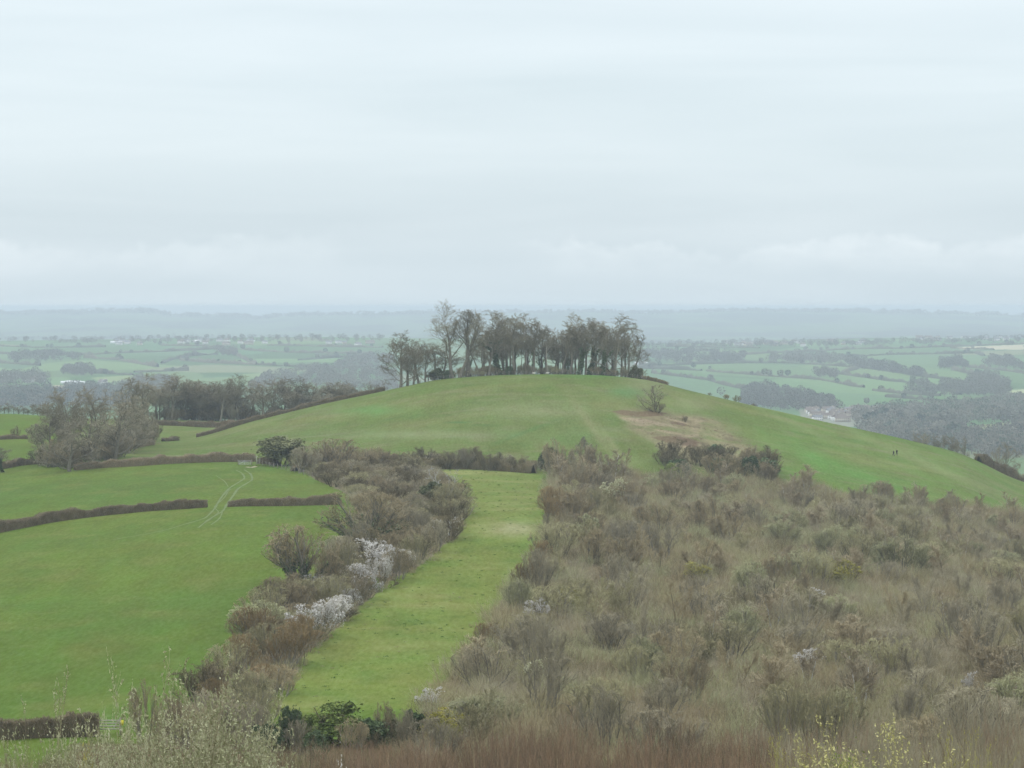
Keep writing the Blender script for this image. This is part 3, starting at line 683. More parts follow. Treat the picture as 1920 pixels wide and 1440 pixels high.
for k in range(46):
    px = float(R0.uniform(850, 1200)); D = float(R0.uniform(855, 885)); x, y, z = atD(px, D)
    kk = ['dark', 'brown', 'grey', 'olive'][int(R0.integers(0, 4))]
    plant(SG[kk][0], 'bush', (x, y, z), hpx(R0.uniform(11, 24), D), hpx(R0.uniform(18, 34), D), None, 'low bare bush at the foot of the hilltop trees', 'bush', GB)
for px, D, h, w, pr, lb in ((820, 857, 24, 34, 0, 'dark green ivy covered bush left of the tallest hilltop tree'), (838, 858, 18, 30, 1, 'low green bush touching the foot of the tallest hilltop tree'),
                            (1192, 864, 26, 26, 0, 'round green bush closing the right end of the hilltop clump'), (955, 859, 18, 14, 1, 'small dark evergreen bush in the middle of the clump edge')):
    x, y, z = atD(px, D); plant(HOLLY[pr], 'evergreen_bush', (x, y, z), hpx(h, D), hpx(w, D), None, lb, 'bush', leafname='leaves')
for px, D in ((1000, 858), (1026, 859)):
    x, y, z = atD(px, D); g = rg(int(px)); A = Acc()
    body = empty('resting_sheep', (x, y, EYE + z), .4); tag(body, 'pale sheep lying under the trees, %s of the two' % ('left' if px < 1010 else 'right'), 'sheep', 'sheep lying at the clump edge')
    def ell(c, r, n=10):
        th = np.linspace(0, 2*math.pi, n, endpoint=False); ph = np.linspace(-math.pi/2, math.pi/2, 7)
        v = np.array([[c[0]+r[0]*math.cos(p)*math.cos(t), c[1]+r[1]*math.cos(p)*math.sin(t), c[2]+r[2]*math.sin(p)] for p in ph for t in th])
        q = np.array([[i*n+j, i*n+(j+1) % n, (i+1)*n+(j+1) % n, (i+1)*n+j] for i in range(6) for j in range(n)]); return v, q
    A.add(*ell((0, 0, .32), (.58, .3, .33))); A.add(*ell((.62, 0, .62), (.2, .11, .13))); A.add(*ell((.5, 0, .5), (.16, .12, .18)))
    A.add(*ell((.3, .2, .08), (.25, .07, .08))); A.add(*ell((-.3, .2, .08), (.25, .08, .08)))
    ob('body', A.mesh('sheep', [M['wool']], True), body)

# ------------------------------------------------------------------ fences
def fence(name, pts, n, label, hp=1.15, wires=4, post='wood'):
    """pts: world (x,y) polyline; posts as parts, all the wires one part"""
    pts = np.array(pts); s = np.concatenate([[0], np.cumsum(np.linalg.norm(np.diff(pts, axis=0), axis=1))])
    t = np.linspace(0, s[-1], n); X_ = np.interp(t, s, pts[:, 0]); Y_ = np.interp(t, s, pts[:, 1]); Z_ = hrel(X_, Y_) + EYE
    root = empty(name, (X_[0], Y_[0], Z_[0])); tag(root, label, 'fence')
    pm = box_mesh('post', (-.05, -.05, -.3), (.05, .05, hp + .08), [M[post]])
    for i in range(n):
        o = ob('post', pm, root, (X_[i]-X_[0], Y_[i]-Y_[0], Z_[i]-Z_[0])); o.rotation_euler = (R0.normal()*.03, R0.normal()*.03, R0.uniform(0, 1))
    W_ = np.stack([X_-X_[0], Y_-Y_[0], Z_-Z_[0]], 1); A = Acc()
    for k in range(wires):
        h = np.array([0, 0, hp*(k+1)/wires - .05]); v, q = tubes(W_[:-1]+h, W_[1:]+h, np.full(n-1, .009), np.full(n-1, .009), 4, R0); A.add(v, q)
    ob('wire', A.mesh('wire', [M['wire']]), root)
fence('clump_fence', [atD(p, d)[:2] for p, d in ((745, 856), (800, 854), (860, 853), (940, 852.5), (1040, 852), (1120, 852.5), (1180, 854), (1212, 858))], 44, 'post and wire fence along the front of the hilltop trees')
fence('field_fence', [at(p, r)[:2] for p, r in ((492, 873), (520, 879), (560, 888), (600, 899), (640, 911))], 20, 'post and wire fence between the left meadow and the tangled bushes')

# ------------------------------------------------------------------ hedges
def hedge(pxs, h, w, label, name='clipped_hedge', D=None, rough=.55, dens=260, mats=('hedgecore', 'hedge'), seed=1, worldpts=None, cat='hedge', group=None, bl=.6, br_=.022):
    g = rg(seed)
    if worldpts is not None: P = np.array(worldpts)
    elif D is not None: P = np.array([atD(p, d)[:2] for p, d in pxs])
    else: P = np.array([at(p, r)[:2] for p, r in pxs])
    s = np.concatenate([[0], np.cumsum(np.linalg.norm(np.diff(P, axis=0), axis=1))]); n = max(4, int(s[-1]/.8))
    t = np.linspace(0, s[-1], n); X_ = pchip(s, P[:, 0], t) if len(P) > 2 else np.interp(t, s, P[:, 0]); Y_ = pchip(s, P[:, 1], t) if len(P) > 2 else np.interp(t, s, P[:, 1])
    Z_ = hrel(X_, Y_) + EYE; o0 = np.array([X_[0], Y_[0], Z_[0]])
    T = nrm(np.stack([np.gradient(X_), np.gradient(Y_)], 1)); Nn = np.stack([-T[:, 1], T[:, 0]], 1)
    hh = h*(1 + rough*fbm(t/3.0, t*0, seed, 3)); ww = w*(1 + rough*fbm(t/2.5, t*0+9, seed, 3))
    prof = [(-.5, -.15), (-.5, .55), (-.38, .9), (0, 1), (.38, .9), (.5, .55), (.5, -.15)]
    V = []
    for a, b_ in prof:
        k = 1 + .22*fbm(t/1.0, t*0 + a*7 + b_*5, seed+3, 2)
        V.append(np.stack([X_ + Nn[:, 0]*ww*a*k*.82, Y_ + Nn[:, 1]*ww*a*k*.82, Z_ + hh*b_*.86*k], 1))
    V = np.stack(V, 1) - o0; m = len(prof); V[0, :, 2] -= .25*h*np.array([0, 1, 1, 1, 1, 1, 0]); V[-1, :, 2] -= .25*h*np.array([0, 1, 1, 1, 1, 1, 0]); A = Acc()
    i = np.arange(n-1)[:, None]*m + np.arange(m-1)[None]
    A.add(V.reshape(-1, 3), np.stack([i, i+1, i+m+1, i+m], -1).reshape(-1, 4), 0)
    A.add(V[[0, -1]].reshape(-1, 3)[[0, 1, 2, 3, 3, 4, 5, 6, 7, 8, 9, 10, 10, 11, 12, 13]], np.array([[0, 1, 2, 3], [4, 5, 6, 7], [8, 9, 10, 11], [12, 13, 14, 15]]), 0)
    K = int(s[-1]*dens*h/2)
    tt = g.uniform(0, n-1.001, K); i0 = tt.astype(int); fr_ = (tt - i0)[:, None]
    C = np.stack([X_, Y_, Z_], 1); c = C[i0]*(1-fr_) + C[i0+1]*fr_; NN = Nn[i0]
    a = g.uniform(-.5, .5, K); b_ = g.uniform(0, 1, K)**.8; edge = g.uniform(0, 1, K) < .55
    a = np.where(edge, np.sign(a)*g.uniform(.38, .5, K), a); b_ = np.where(edge, b_, g.uniform(.8, .97, K))
    c = c - o0; c[:, 0] += NN[:, 0]*ww[i0]*a; c[:, 1] += NN[:, 1]*ww[i0]*a; c[:, 2] += hh[i0]*b_*.93
    d = g.normal(size=(K, 3))*.5; d[:, 0] += NN[:, 0]*np.sign(a)*.5; d[:, 1] += NN[:, 1]*np.sign(a)*.5; d[:, 2] += .9; d = nrm(d)
    ln = g.uniform(.3, 1, K)*bl
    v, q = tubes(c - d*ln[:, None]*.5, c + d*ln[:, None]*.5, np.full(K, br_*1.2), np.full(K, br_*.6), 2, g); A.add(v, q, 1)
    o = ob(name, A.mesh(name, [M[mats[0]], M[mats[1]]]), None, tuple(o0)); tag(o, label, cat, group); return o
hedge([(-60, 1010), (0, 998), (100, 979), (200, 966), (300, 957), (389, 951)], 2.0, 1.8, 'clipped brown hedge curving across the left meadow up to the field opening', seed=1, dens=260)
hedge([(428, 950), (520, 949), (640, 946)], 1.75, 1.6, 'straight clipped hedge right of the field opening, ending at the bushes', seed=2, dens=260)
hedge([(140, 882), (230, 875), (330, 869), (420, 866), (478, 866)], 2.3, 2.2, 'thick clipped hedge along the foot of the hill left of the field gate', seed=3, dens=220)
hedge([(488, 869), (520, 873)], 1.9, 1.8, 'short clipped hedge between the wooden kissing gate and the dark tree', seed=4, dens=240)
hedge([(368, 852), (461, 855), (525, 858), (590, 860), (637, 861), (680, 861.5), (722, 862)], 1.5, 1.8, 'long low hedge climbing the left shoulder of the hill to the clump', D=1, seed=5)
hedge([(290, 940), (330, 944), (400, 938), (440, 900)], 2.0, 2.0, 'low hedge in the dip behind the left shoulder of the hill', D=1, seed=6)
hedge([(306, 838), (332, 846)], 1.3, 2.0, 'short stub of hedge standing alone on the lower left shoulder', D=1, seed=7)
hedge([(208, 765), (250, 785), (284, 805)], 1.9, 2.2, 'short hedge running uphill from the left wood edge', D=1, seed=8)
hedge([(0, 880), (40, 873), (90, 868)], 1.8, 2.0, 'dark low hedge at the left edge above the clipped meadow hedge', seed=9)
hedge([(-20, 826), (50, 823)], 1.2, 1.8, 'thin far hedge crossing the small field at the left edge', seed=10)
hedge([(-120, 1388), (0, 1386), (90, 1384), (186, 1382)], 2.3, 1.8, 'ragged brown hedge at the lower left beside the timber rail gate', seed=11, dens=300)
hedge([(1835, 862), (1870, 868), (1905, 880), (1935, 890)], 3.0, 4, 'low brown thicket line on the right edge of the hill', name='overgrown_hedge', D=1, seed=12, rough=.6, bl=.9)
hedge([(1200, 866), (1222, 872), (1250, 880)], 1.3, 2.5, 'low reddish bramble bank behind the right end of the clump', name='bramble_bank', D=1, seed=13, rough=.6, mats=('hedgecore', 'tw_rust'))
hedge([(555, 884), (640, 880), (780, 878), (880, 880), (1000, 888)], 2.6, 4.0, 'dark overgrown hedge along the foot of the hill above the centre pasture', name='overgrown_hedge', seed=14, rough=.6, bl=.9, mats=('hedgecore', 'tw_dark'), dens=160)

# ------------------------------------------------------------------ bushes along the foot of the hill
GF = 'bushes along the hedge at the foot of the hill'
for i, px in enumerate(np.arange(570, 1010, 15)):
    row = np.interp(px, [555, 640, 780, 880, 1000], [882, 878, 876, 879, 886]) + R0.normal()*1.5
    x, y, z = at(float(px), float(row)); tallh = np.interp(px, [560, 720, 740, 770, 840, 880, 930, 1000], [44, 40, 34, 44, 34, 46, 40, 30]) * R0.uniform(.75, 1.1)
    kk = 'brown' if px < 760 else ['dark', 'dark', 'olive', 'grey'][int(R0.integers(0, 4))]
    lb = {'brown': 'bare brown bush in the hedge under the left side of the hill', 'dark': 'dark twiggy bush in the hedge under the hill front', 'olive': 'olive tinted bush in the hedge under the hill front', 'grey': 'pale grey bush in the hedge under the hill front'}[kk]
    plant(SG[kk][i % len(SG[kk])], 'bush', (x, y, z), hpx(tallh, y), hpx(R0.uniform(34, 56), y), None, lb, 'bush', GF + ', ' + kk)
def spot(pr, name, px, row, h, w, label, cat='tree', group=None, leafname='blossom', rz=None, lean=(0, 0), D=None):
    x, y, z = at(px, row) if D is None else atD(px, D)
    return plant(pr, name, (x, y, z), hpx(h, y), hpx(w, y), rz, label, cat, group, leafname=leafname, lean=lean)
# single plants that can be pointed out
spot(leafy('lean', 301, H=7, n=4, leafn=6000, leafs=.2, lean=.8, spread=.4, zlo=.62, nc=60), 'evergreen_tree', 528, 874, 60, 84, 'dark evergreen tree with a wind swept flat top beside the field gate', leafname='leaves')
spot(SG['brown'][1], 'shrub', 625, 884, 66, 96, 'rounded bare fan shaped shrub right of the dark wind swept tree', 'shrub')
spot(SG['grey'][0], 'shrub', 572, 886, 52, 60, 'grey shrub squeezed between the dark evergreen tree and the fan shaped shrub', 'shrub')
spot(SPREADIVY[0], 'ivy_tree', 565, 1100, 122, 150, 'bare wide crowned tree with an ivy wrapped trunk at the edge of the left meadow', rz=.4)
spot(SPREADIVY[1], 'ivy_tree', 688, 1018, 104, 190, 'crooked spreading tree with dark ivy on its trunk above the white blossom', rz=2.0)
spot(DEAD, 'dead_tree', 826, 938, 66, 62, 'pale dead tree with bleached bare limbs in the upper thicket')
spot(DEAD, 'dead_tree', 835, 1008, 40, 86, 'fallen looking bleached tree at the right edge of the tangled belt', rz=2)
spot(HOLLY[0], 'evergreen_bush', 812, 950, 50, 52, 'dark evergreen bush beside the pale dead tree', 'bush', leafname='leaves')
spot(SG['olive'][1], 'shrub', 848, 962, 62, 80, 'large rounded olive bush at the bulge of the tangled belt', 'shrub')
spot(HOLLY[0], 'evergreen_bush', 1035, 884, 48, 46, 'dark pointed evergreen at the right end of the hill foot hedge', 'bush', leafname='leaves')
spot(tall('spike', 302, H=9, limbs=8, spread=34, t0=.3, r=.16, lr=.45, dens=4), 'bare_tree', 1102, 890, 74, 46, 'small bare tree with a thin spiky top above the scrub, below the hill')
spot(LONE, 'bare_tree', 1230, 773, 54, 66, 'lone bare thorn tree on the rough right shoulder of the hill', rz=.8)
spot(SG['dark'][0], 'shrub', 1232, 774, 22, 34, 'low dark bush around the foot of the lone thorn tree', 'shrub')
spot(SG['dark'][1], 'shrub', 1284, 792, 14, 16, 'small isolated bush in the dry grass right of the lone thorn tree', 'shrub')
for px, D, h, w, lb in ((1362, 862, 11, 15, 'reddish bush on the right skyline of the hill, leftmost of a pair'), (1382, 864, 15, 17, 'taller brown bush of the pair on the right skyline of the hill'),
                        (1331, 860, 7, 9, 'tiny green bush on the skyline just right of the lone thorn tree'), (1414, 866, 7, 12, 'tiny dark bush lowest on the right skyline of the hill')):
    spot(SG['rust' if 'reddish' in lb else 'dark'][0], 'bush', px, 0, h, w, lb, 'bush', D=D)
GBL = 'blackthorns in flower'
for px, row, h, w, k, lb in ((590, 1196, 70, 100, 0, 'white flowering blackthorn at the lower left of the blossom row'), (625, 1168, 50, 70, 0, 'white flowering blackthorn just right of the lowest one'),
                             (682, 1124, 50, 66, 0, 'bright flowering blackthorn in the middle of the blossom row'), (655, 1138, 40, 50, 0, 'small flowering blackthorn left of the middle one in the blossom row'), (712, 1096, 56, 60, 0, 'white flowering blackthorn at the pasture edge below the crooked ivy tree'),
                             (690, 1068, 60, 80, 1, 'half open blackthorn under the crooked ivy tree'), (730, 1082, 56, 50, 1, 'thinly flowering blackthorn right of the crooked ivy tree'), (640, 1156, 44, 56, 0, 'flowering blackthorn bridging the two brightest ones'), (668, 1098, 46, 54, 0, 'flowering blackthorn behind the middle of the blossom row'), (735, 1064, 44, 50, 1, 'half open blackthorn beside the pasture near the top of the blossom row'), (700, 1050, 44, 60, 0, 'rounded blossom right at the foot of the crooked ivy tree'), (762, 1066, 38, 30, 1, 'small blackthorn at the upper right end of the blossom row'),
                             (590, 1100, 26, 50, 0, 'low white blossom right beside the trunk of the meadow edge ivy tree'),
                             (1008, 1170, 50, 60, 1, 'flowering blackthorn near the left edge of the scrub'), (1128+6, 1200, 40, 40, 1, 'faintly flowering blackthorn inside the left half of the scrub'),
                             (1518, 1262, 50, 66, 1, 'flowering blackthorn in the open middle of the scrub'), (1530, 1130, 30, 36, 1, 'small distant flowering blackthorn in the middle of the scrub'), (1822, 1310, 56, 36, 1, 'thin flowering blackthorn at the lower right of the scrub'),
                             (812, 1336, 50, 60, 1, 'pale flowering bush at the bottom end of the centre pasture')):
    spot(BLOOM[k], 'blackthorn', px, row, h, w, lb, 'shrub', GBL)
for px, row, h, w, k, lb in ((1155, 950, 56, 54, 0, 'cream coloured catkin bush at the top left of the scrub'), (1100, 1024, 64, 46, 0, 'tall pale catkin bush standing above the left of the scrub'),
                             (1065, 1150, 50, 50, 1, 'yellowish bush beside the blackthorn at the left of the scrub'), (1570, 1105, 60, 90, 1, 'yellow green bush in the middle of the scrub'), (1020, 1290, 60, 70, 0, 'pale catkin bush low at the left end of the scrub'),
                             (1300, 1090, 40, 60, 1, 'yellow tinted bush in the upper middle of the scrub'), (1870, 1000, 36, 44, 0, 'pale catkin bush at the upper right edge of the scrub')):
    spot((SALLOW, YSALLOW)[k], 'sallow', px, row, h, w, lb, 'shrub', leafname='catkins')
for px, row, h, w, lb in ((1495, 1095, 70, 110, 'big soft green bush in the middle right of the scrub'), (1200, 1275, 90, 90, 'large grey green bush in the lower left of the scrub'), (1480, 1000, 50, 70, 'green tinted bush near the top middle of the scrub'),
                          (1690, 1080, 84, 110, 'broad green bush on the right of the scrub'), (1400, 1210, 80, 110, 'wide green bush above the flowering blackthorn in the scrub')):
    spot(SG['green'][0], 'shrub', px, row, h, w, lb, 'shrub')
# the dark thicket on the lower right shoulder of the hill
GD = 'dark bushes of the thicket below the dry patch'
for k in range(26):
    px = float(R0.uniform(1235, 1445)); row = float(np.interp(px, [1235, 1300, 1440], [885, 885, 902]) + R0.uniform(-22, 8))
    kk = k % 5
    if kk < 3: spot(SG['dark'][k % 2], 'bush', px, row, R0.uniform(34, 52), R0.uniform(44, 66), 'dark leafless bush in the thicket at the lower right of the hill', 'bush', GD)
    elif kk == 3: spot(HOLLY[1], 'evergreen_bush', px, row, R0.uniform(30, 46), R0.uniform(34, 50), 'ivy green bush inside the dark thicket at the lower right of the hill', 'bush', 'ivy covered bushes in the dark thicket', 'leaves')
    else: spot(SG['brown'][0], 'bush', px, row, R0.uniform(34, 50), R0.uniform(44, 60), 'brownish bush inside the dark thicket at the lower right of the hill', 'bush', 'brown bushes in the dark thicket')
spot(FRESH, 'evergreen_bush', 1262, 902, 36, 36, 'bright green leafy bush at the left foot of the dark thicket', 'bush', leafname='leaves')
for k in range(16):
    px = float(R0.uniform(1025, 1165)); row = float(R0.uniform(893, 930))
    spot(SG['birch'][k % 3] if k % 2 else SG['brown'][0], 'young_tree', px, row, R0.uniform(52, 80), R0.uniform(40, 60), 'brownish twiggy young tree in the tall stand at the scrub corner', 'tree', 'young trees in the tall stand at the scrub corner')
for px, row, h, w in ((1040, 968, 60, 60), (1028, 985, 56, 50), (1012, 1060, 50, 44), (985, 1112, 60, 50), (1000, 1090, 50, 40), (912, 1215, 50, 46)):
    spot(SG['rust'][0], 'shrub', px, row, h, w, 'rust coloured twiggy shrub along the left edge of the scrub', 'shrub', 'rust coloured shrubs at the scrub edge')

# ------------------------------------------------------------------ scatter inside polygons
def scatter(poly, d0, d1, spacing, seed, nmax=400, tries=9000, sizevar=None):
    g = rg(seed); X1 = 150 + .0*d0; out = []
    xs = []; 
    while len(xs) < tries:
        y = math.sqrt(g.uniform(d0**2, d1**2)); x = g.uniform(-.2, .22)*y
        xs.append((x, y))
    A_ = np.array(xs); z = hrel(A_[:, 0], A_[:, 1]); p, r = project(A_[:, 0], A_[:, 1], z)
    ok = inpoly(p, r, poly); A_ = A_[ok]; z = z[ok]; p = p[ok]; r = r[ok]
    acc = np.zeros((0, 2))
    for i in range(len(A_)):
        sp = spacing(A_[i, 1]) if callable(spacing) else spacing
        if len(acc) and np.min(np.sum((acc - A_[i])**2, 1)) < sp*sp: continue
        acc = np.vstack([acc, A_[i]]); out.append((A_[i, 0], A_[i, 1], z[i], p[i], r[i]))
        if len(out) >= nmax: break
    return out
SCRUBL = {
 'grey': ('bare grey willow bush in the dense scrub covering the right slope', 'grey bushes in the scrub'),
 'brown': ('bare brown bush in the dense scrub covering the right slope', 'brown bushes in the scrub'),
 'olive': ('olive tinted bare bush in the dense scrub covering the right slope', 'olive bushes in the scrub'),
 'green': ('soft grey green bush in the dense scrub covering the right slope', 'green tinted bushes in the scrub'),
 'birch': ('slim fine twigged young birch standing in the scrub on the right slope', 'young birches in the scrub'),
 'rust': ('rusty brown bush in the dense scrub covering the right slope', 'rusty bushes in the scrub'),
 'dark': ('dark low bush in the dense scrub covering the right slope', 'dark bushes in the scrub')}
sc = scatter(SCRUB, 262, 780, lambda y: 5.6 if y < 420 else 7.2, 501, 300, 34000)
for i, (x, y, z, p, r) in enumerate(sc):
    nse = float(vnoise(x/16, y/22, 9)) + .5; far_ = np.clip((y-430)/180, 0, 1)
    rr = R0.uniform(0, 1)
    if rr < .38 + .25*far_: kk = 'birch'
    elif rr < .42 + .3*far_: kk = 'brown'
    elif nse < .38: kk = 'grey' if R0.uniform() < .9 else 'dark'
    elif nse < .62: kk = ['olive', 'grey', 'brown'][int(R0.integers(0, 3))]
    else: kk = ['green', 'olive'][int(R0.integers(0, 2))]
    h = R0.uniform(4.2, 8.2) if kk != 'dark' else R0.uniform(2.5, 4); h = h*(1 - .12*far_)
    pr = SG[kk][int(R0.integers(0, len(SG[kk])))]
    plant(pr, 'young_tree' if kk == 'birch' else 'shrub', (x, y, z), h, (R0.uniform(5.0, 9) if kk != 'birch' else R0.uniform(3.6, 6.2)), None, SCRUBL[kk][0], 'young tree' if kk == 'birch' else 'shrub', SCRUBL[kk][1])
print('scrub', len(sc))
# the uncountable low growth between them
def undergrowth(pos, name, label, mats, h0, h1, nb, seed, rad_=.9, r=.014, g_mats=None, lean=.45):
    g = rg(seed); A = Acc(); P = np.array(pos); n = len(P)
    idx = np.repeat(np.arange(n), nb); K = len(idx); a = g.uniform(0, 2*math.pi, K); q = np.sqrt(g.uniform(0, 1, K))
    hs_ = g.uniform(h0, h1, n)[idx]*(1 - .5*q*q)*g.uniform(.6, 1.1, K); R_ = (rad_*g.uniform(.6, 1.5, n))[idx]
    c = np.stack([P[idx, 0] + np.cos(a)*q*R_, P[idx, 1] + np.sin(a)*q*R_, P[idx, 2] + EYE - .1], 1)
    d = nrm(np.stack([np.cos(a)*q*lean, np.sin(a)*q*lean, np.ones(K)], 1) + g.normal(size=(K, 3))*.28)
    mid = c + d*hs_[:, None]*.55; d2 = nrm(d + g.normal(size=(K, 3))*.3)
    mi = (np.floor((vnoise(P[:, 0]/9, P[:, 1]/12, seed) + .5)*len(mats)*.999)).astype(int)
    mi = np.where(g.uniform(0, 1, n) < .3, g.integers(0, len(mats), n), np.clip(mi, 0, len(mats)-1))[idx]
    for (p0, p1, ra, rb) in ((c, mid, r*1.3, r), (mid, mid + d2*hs_[:, None]*.5, r, r*.5)):
        v, q_ = tubes(p0, p1, np.full(K, ra), np.full(K, rb), 2, g); A.v.append(v); A.q.append(q_ + A.n); A.n += len(v); A.m.append(mi)
    for s_ in range(2):
        t = g.uniform(.4, 1, K)[:, None]; b0 = c*(1-t) + (mid + d2*hs_[:, None]*.3)*t; d3 = nrm(d + g.normal(size=(K, 3))*.6)
        v, q_ = tubes(b0, b0 + d3*hs_[:, None]*.35, np.full(K, r*.8), np.full(K, r*.4), 2, g); A.v.append(v); A.q.append(q_ + A.n); A.n += len(v); A.m.append(mi)
    o = ob(name, A.mesh(name, [M[m] for m in mats])); tag(o, label, None, None, 'stuff'); return o
ug = scatter(SCRUB, 256, 780, 2.1, 502, 4300, 90000)
undergrowth([u_[:3] for u_ in ug], 'undergrowth', 'low tangled undergrowth and dead stems between the scrub bushes', ['tw_olive', 'tw_grey', 'tw_brown', 'tw_olive', 'tw_dark', 'tw_green', 'tw_grey', 'tw_brown'], 1.2, 4.2, 96, 503, 1.7)
dg = scatter([(1150, 776), (1200, 768), (1330, 784), (1380, 806), (1440, 900), (1290, 862), (1195, 800)], 700, 850, 1.0, 504, 1500, 9000)
undergrowth([u_[:3] for u_ in dg], 'dry_grass', 'dry tussock grass and bracken on the hill shoulder', ['drygrass', 'litter', 'drygrass'], .25, .6, 22, 505, .6, .012)

# ------------------------------------------------------------------ the tangled belt of bushes
bt = scatter(BELT, 256, 705, lambda y: 4.3, 511, 230, 12000)
for i, (x, y, z, p, r) in enumerate(bt):
    if (abs(p - 590) < 45 and abs(r - 1180) < 34) or (650 < p < 740 and 1050 < r < 1130): hh = 2.2
    else: hh = R0.uniform(2.6, 6.0) if r > 1010 else R0.uniform(1.8, 4.6)
    if r > 1180: kk = R0.choice(['brown', 'brown', 'dark', 'rust', 'olive', 'olive'])
    elif r > 1020: kk = R0.choice(['brown', 'olive', 'dark', 'grey'])
    else: kk = R0.choice(['grey', 'olive', 'dark', 'brown', 'dark'])
    kk = str(kk)
    plant(SG[kk][int(R0.integers(0, len(SG[kk])))], 'belt_bush', (x, y, z), hh, R0.uniform(4.5, 7), None, {'brown': 'bare brown shrub', 'rust': 'russet shrub', 'olive': 'olive tinted shrub', 'grey': 'bare grey shrub', 'dark': 'dark twiggy shrub'}[kk] + ' in the tangled belt between the meadow and the centre pasture', 'thorn bush', kk + ' shrubs of the tangled belt')  # plain bushes in several twig colours, not a thorn species
print('belt', len(bt))
bu = scatter(BELT, 256, 705, 1.8, 512, 1100, 20000)
undergrowth([u_[:3] for u_ in bu], 'bramble_tangle', 'low bramble tangle under the shrubs of the belt', ['tw_dark', 'tw_brown', 'tw_olive', 'tw_grey'], .8, 2.4, 90, 513, 1.4)
for px, row, h, w, pr, lb in ((486, 1180, 60, 110, SG['green'][0], 'rounded brown bush with a yellow green top at the meadow edge'), (700, 1190-80, 30, 30, FRESH, 'small green bush among the white blossom'), (628, 1150, 36, 44, GOLD, 'yellow green bush between the blossom and the ivy tree')):
    spot(pr, 'shrub', px, row, h, w, lb, 'shrub', leafname='leaves')

# ------------------------------------------------------------------ woods on the left
GW = 'trees of the left shelter wood'
WOODL = [(float(R0.uniform(285, 660)), float(R0.uniform(712, 738)), float(R0.uniform(1002, 1030)), float(R0.uniform(44, 64)), int(R0.integers(0, 4))) for _ in range(34)]
for px, tp, D, w, k in WOODL + list(((325, 700, 1000, 74, 0), (345, 708, 1012, 60, 2), (375, 714, 1005, 62, 1), (395, 720, 1015, 50, 0), (412, 712, 998, 56, 2), (447, 702, 1004, 76, 2), (470, 714, 1012, 56, 0), (492, 714, 996, 50, 1),
                        (508, 707, 1006, 66, 2), (532, 716, 1012, 52, 1), (565, 706, 1004, 62, 0), (590, 716, 1010, 50, 2), (620, 718, 1008, 52, 1), (648, 722, 1020, 46, 0), (300, 722, 1005, 54, 2), (430, 726, 1020, 50, 1),
                        (545, 722, 1022, 50, 0), (672, 722, 1030, 34, 1), (692, 716, 1034, 38, 0), (712, 712, 1032, 36, 1), (278, 730, 998, 50, 1), (360, 730, 1020, 44, 0))):
    x, y, z = atD(px, D); _, b_ = project(x, y, z)
    plant(TALL[k] if k < 3 else ROUND[0], 'bare_tree', (x, y, z), hpx(b_ - tp + 4, D), hpx(w*1.25, D), None,
          'bare tree in the row of the wood behind the left shoulder of the hill', 'tree', GW, sink=.3)
for k in range(60):
    px = float(R0.uniform(285, 700)); D = float(R0.uniform(1000, 1022)); kk = ['dark', 'brown', 'grey'][k % 3]
    spot(SG[kk][0], 'bush', px, 0, R0.uniform(18, 38), R0.uniform(26, 44), kk.replace('dark', 'dark twiggy') + ' bush filling in under the trees of the left shelter wood', 'bush', kk + ' bushes under the left shelter wood', D=D)
x, y, z = atD(600, 990); plant(TIVY[0], 'ivy_tree', (x, y, z), hpx(62, 990), hpx(30, 990), None, 'dark ivy covered tree near the right end of the left shelter wood', 'tree')
x, y, z = atD(322, 975); plant(SG['dark'][0], 'bush', (x, y, z), hpx(26, 975), hpx(24, 975), None, 'single dark bush in the green dip before the shelter wood', 'bush')
for px, tp, base, w, k, lb in ((100, 772, 872, 70, 2, 'thin grey tree at the left end of the wood corner'), (142, 742, 862, 84, 0, 'tall bare tree at the upper left of the wood corner'), (192, 738, 856, 76, 0, 'tall bare tree in the middle of the wood corner'),
                               (216, 762, 866, 100, 1, 'wide domed brown tree at the front of the wood corner'), (250, 722, 838, 60, 3, 'slender tall tree on the right side of the wood corner'), (268, 714, 826, 60, 3, 'tallest tree at the right end of the wood corner'),
                               (130, 815, 884, 96, 1, 'low rounded bush like tree at the near left of the wood corner'), (180, 795, 872, 90, 0, 'middle sized rounded tree at the near side of the wood corner'), (242, 786, 850, 76, 1, 'rounded tree next to the dark ivy column'),
                               (165, 752, 850, 90, 1, 'domed tree behind the near bushes of the wood corner'), (228, 742, 846, 80, 0, 'grey tree filling the gap before the tallest pair of the wood corner'), (122, 752, 858, 80, 1, 'brown tree between the two tall ones at the upper left of the wood corner'), (84, 795, 872, 56, 0, 'smallest grey tree at the left end of the wood corner'), (255, 760, 842, 70, 1, 'brown domed tree left of the dark ivy column'), (115, 790, 866, 60, 0, 'grey tree above the low rounded one in the wood corner'), (215, 800, 862, 70, 1, 'brown bushy tree low in the wood corner')):
    spot((TALL[2], ROUND[0])[k] if k < 2 else TALL[k-2], 'bare_tree', px, base, (base - tp)*1.15, w*(1.2 if k else 1.4), lb)
spot(TIVY[1], 'ivy_tree', 277, 832, 84, 30, 'narrow dark ivy column tree at the right edge of the wood corner')
GC = 'bushes under the wood corner'
for k in range(40):
    px = float(R0.uniform(80, 285)); row = float(np.interp(px, [85, 140, 200, 285], [880, 882, 866, 832]) + R0.uniform(-14, 2))
    kk = ['brown', 'dark', 'grey'][k % 3]; spot(SG[kk][0], 'bush', px, row, R0.uniform(26, 56), R0.uniform(40, 70), {'brown': 'brown', 'dark': 'dark', 'grey': 'grey'}[kk] + ' bush at the foot of the wood corner on the left', 'bush', GC + ', ' + kk)
spot(SG['dark'][0], 'bush', 29, 822, 26, 20, 'small round bush alone in the far left field', 'bush')
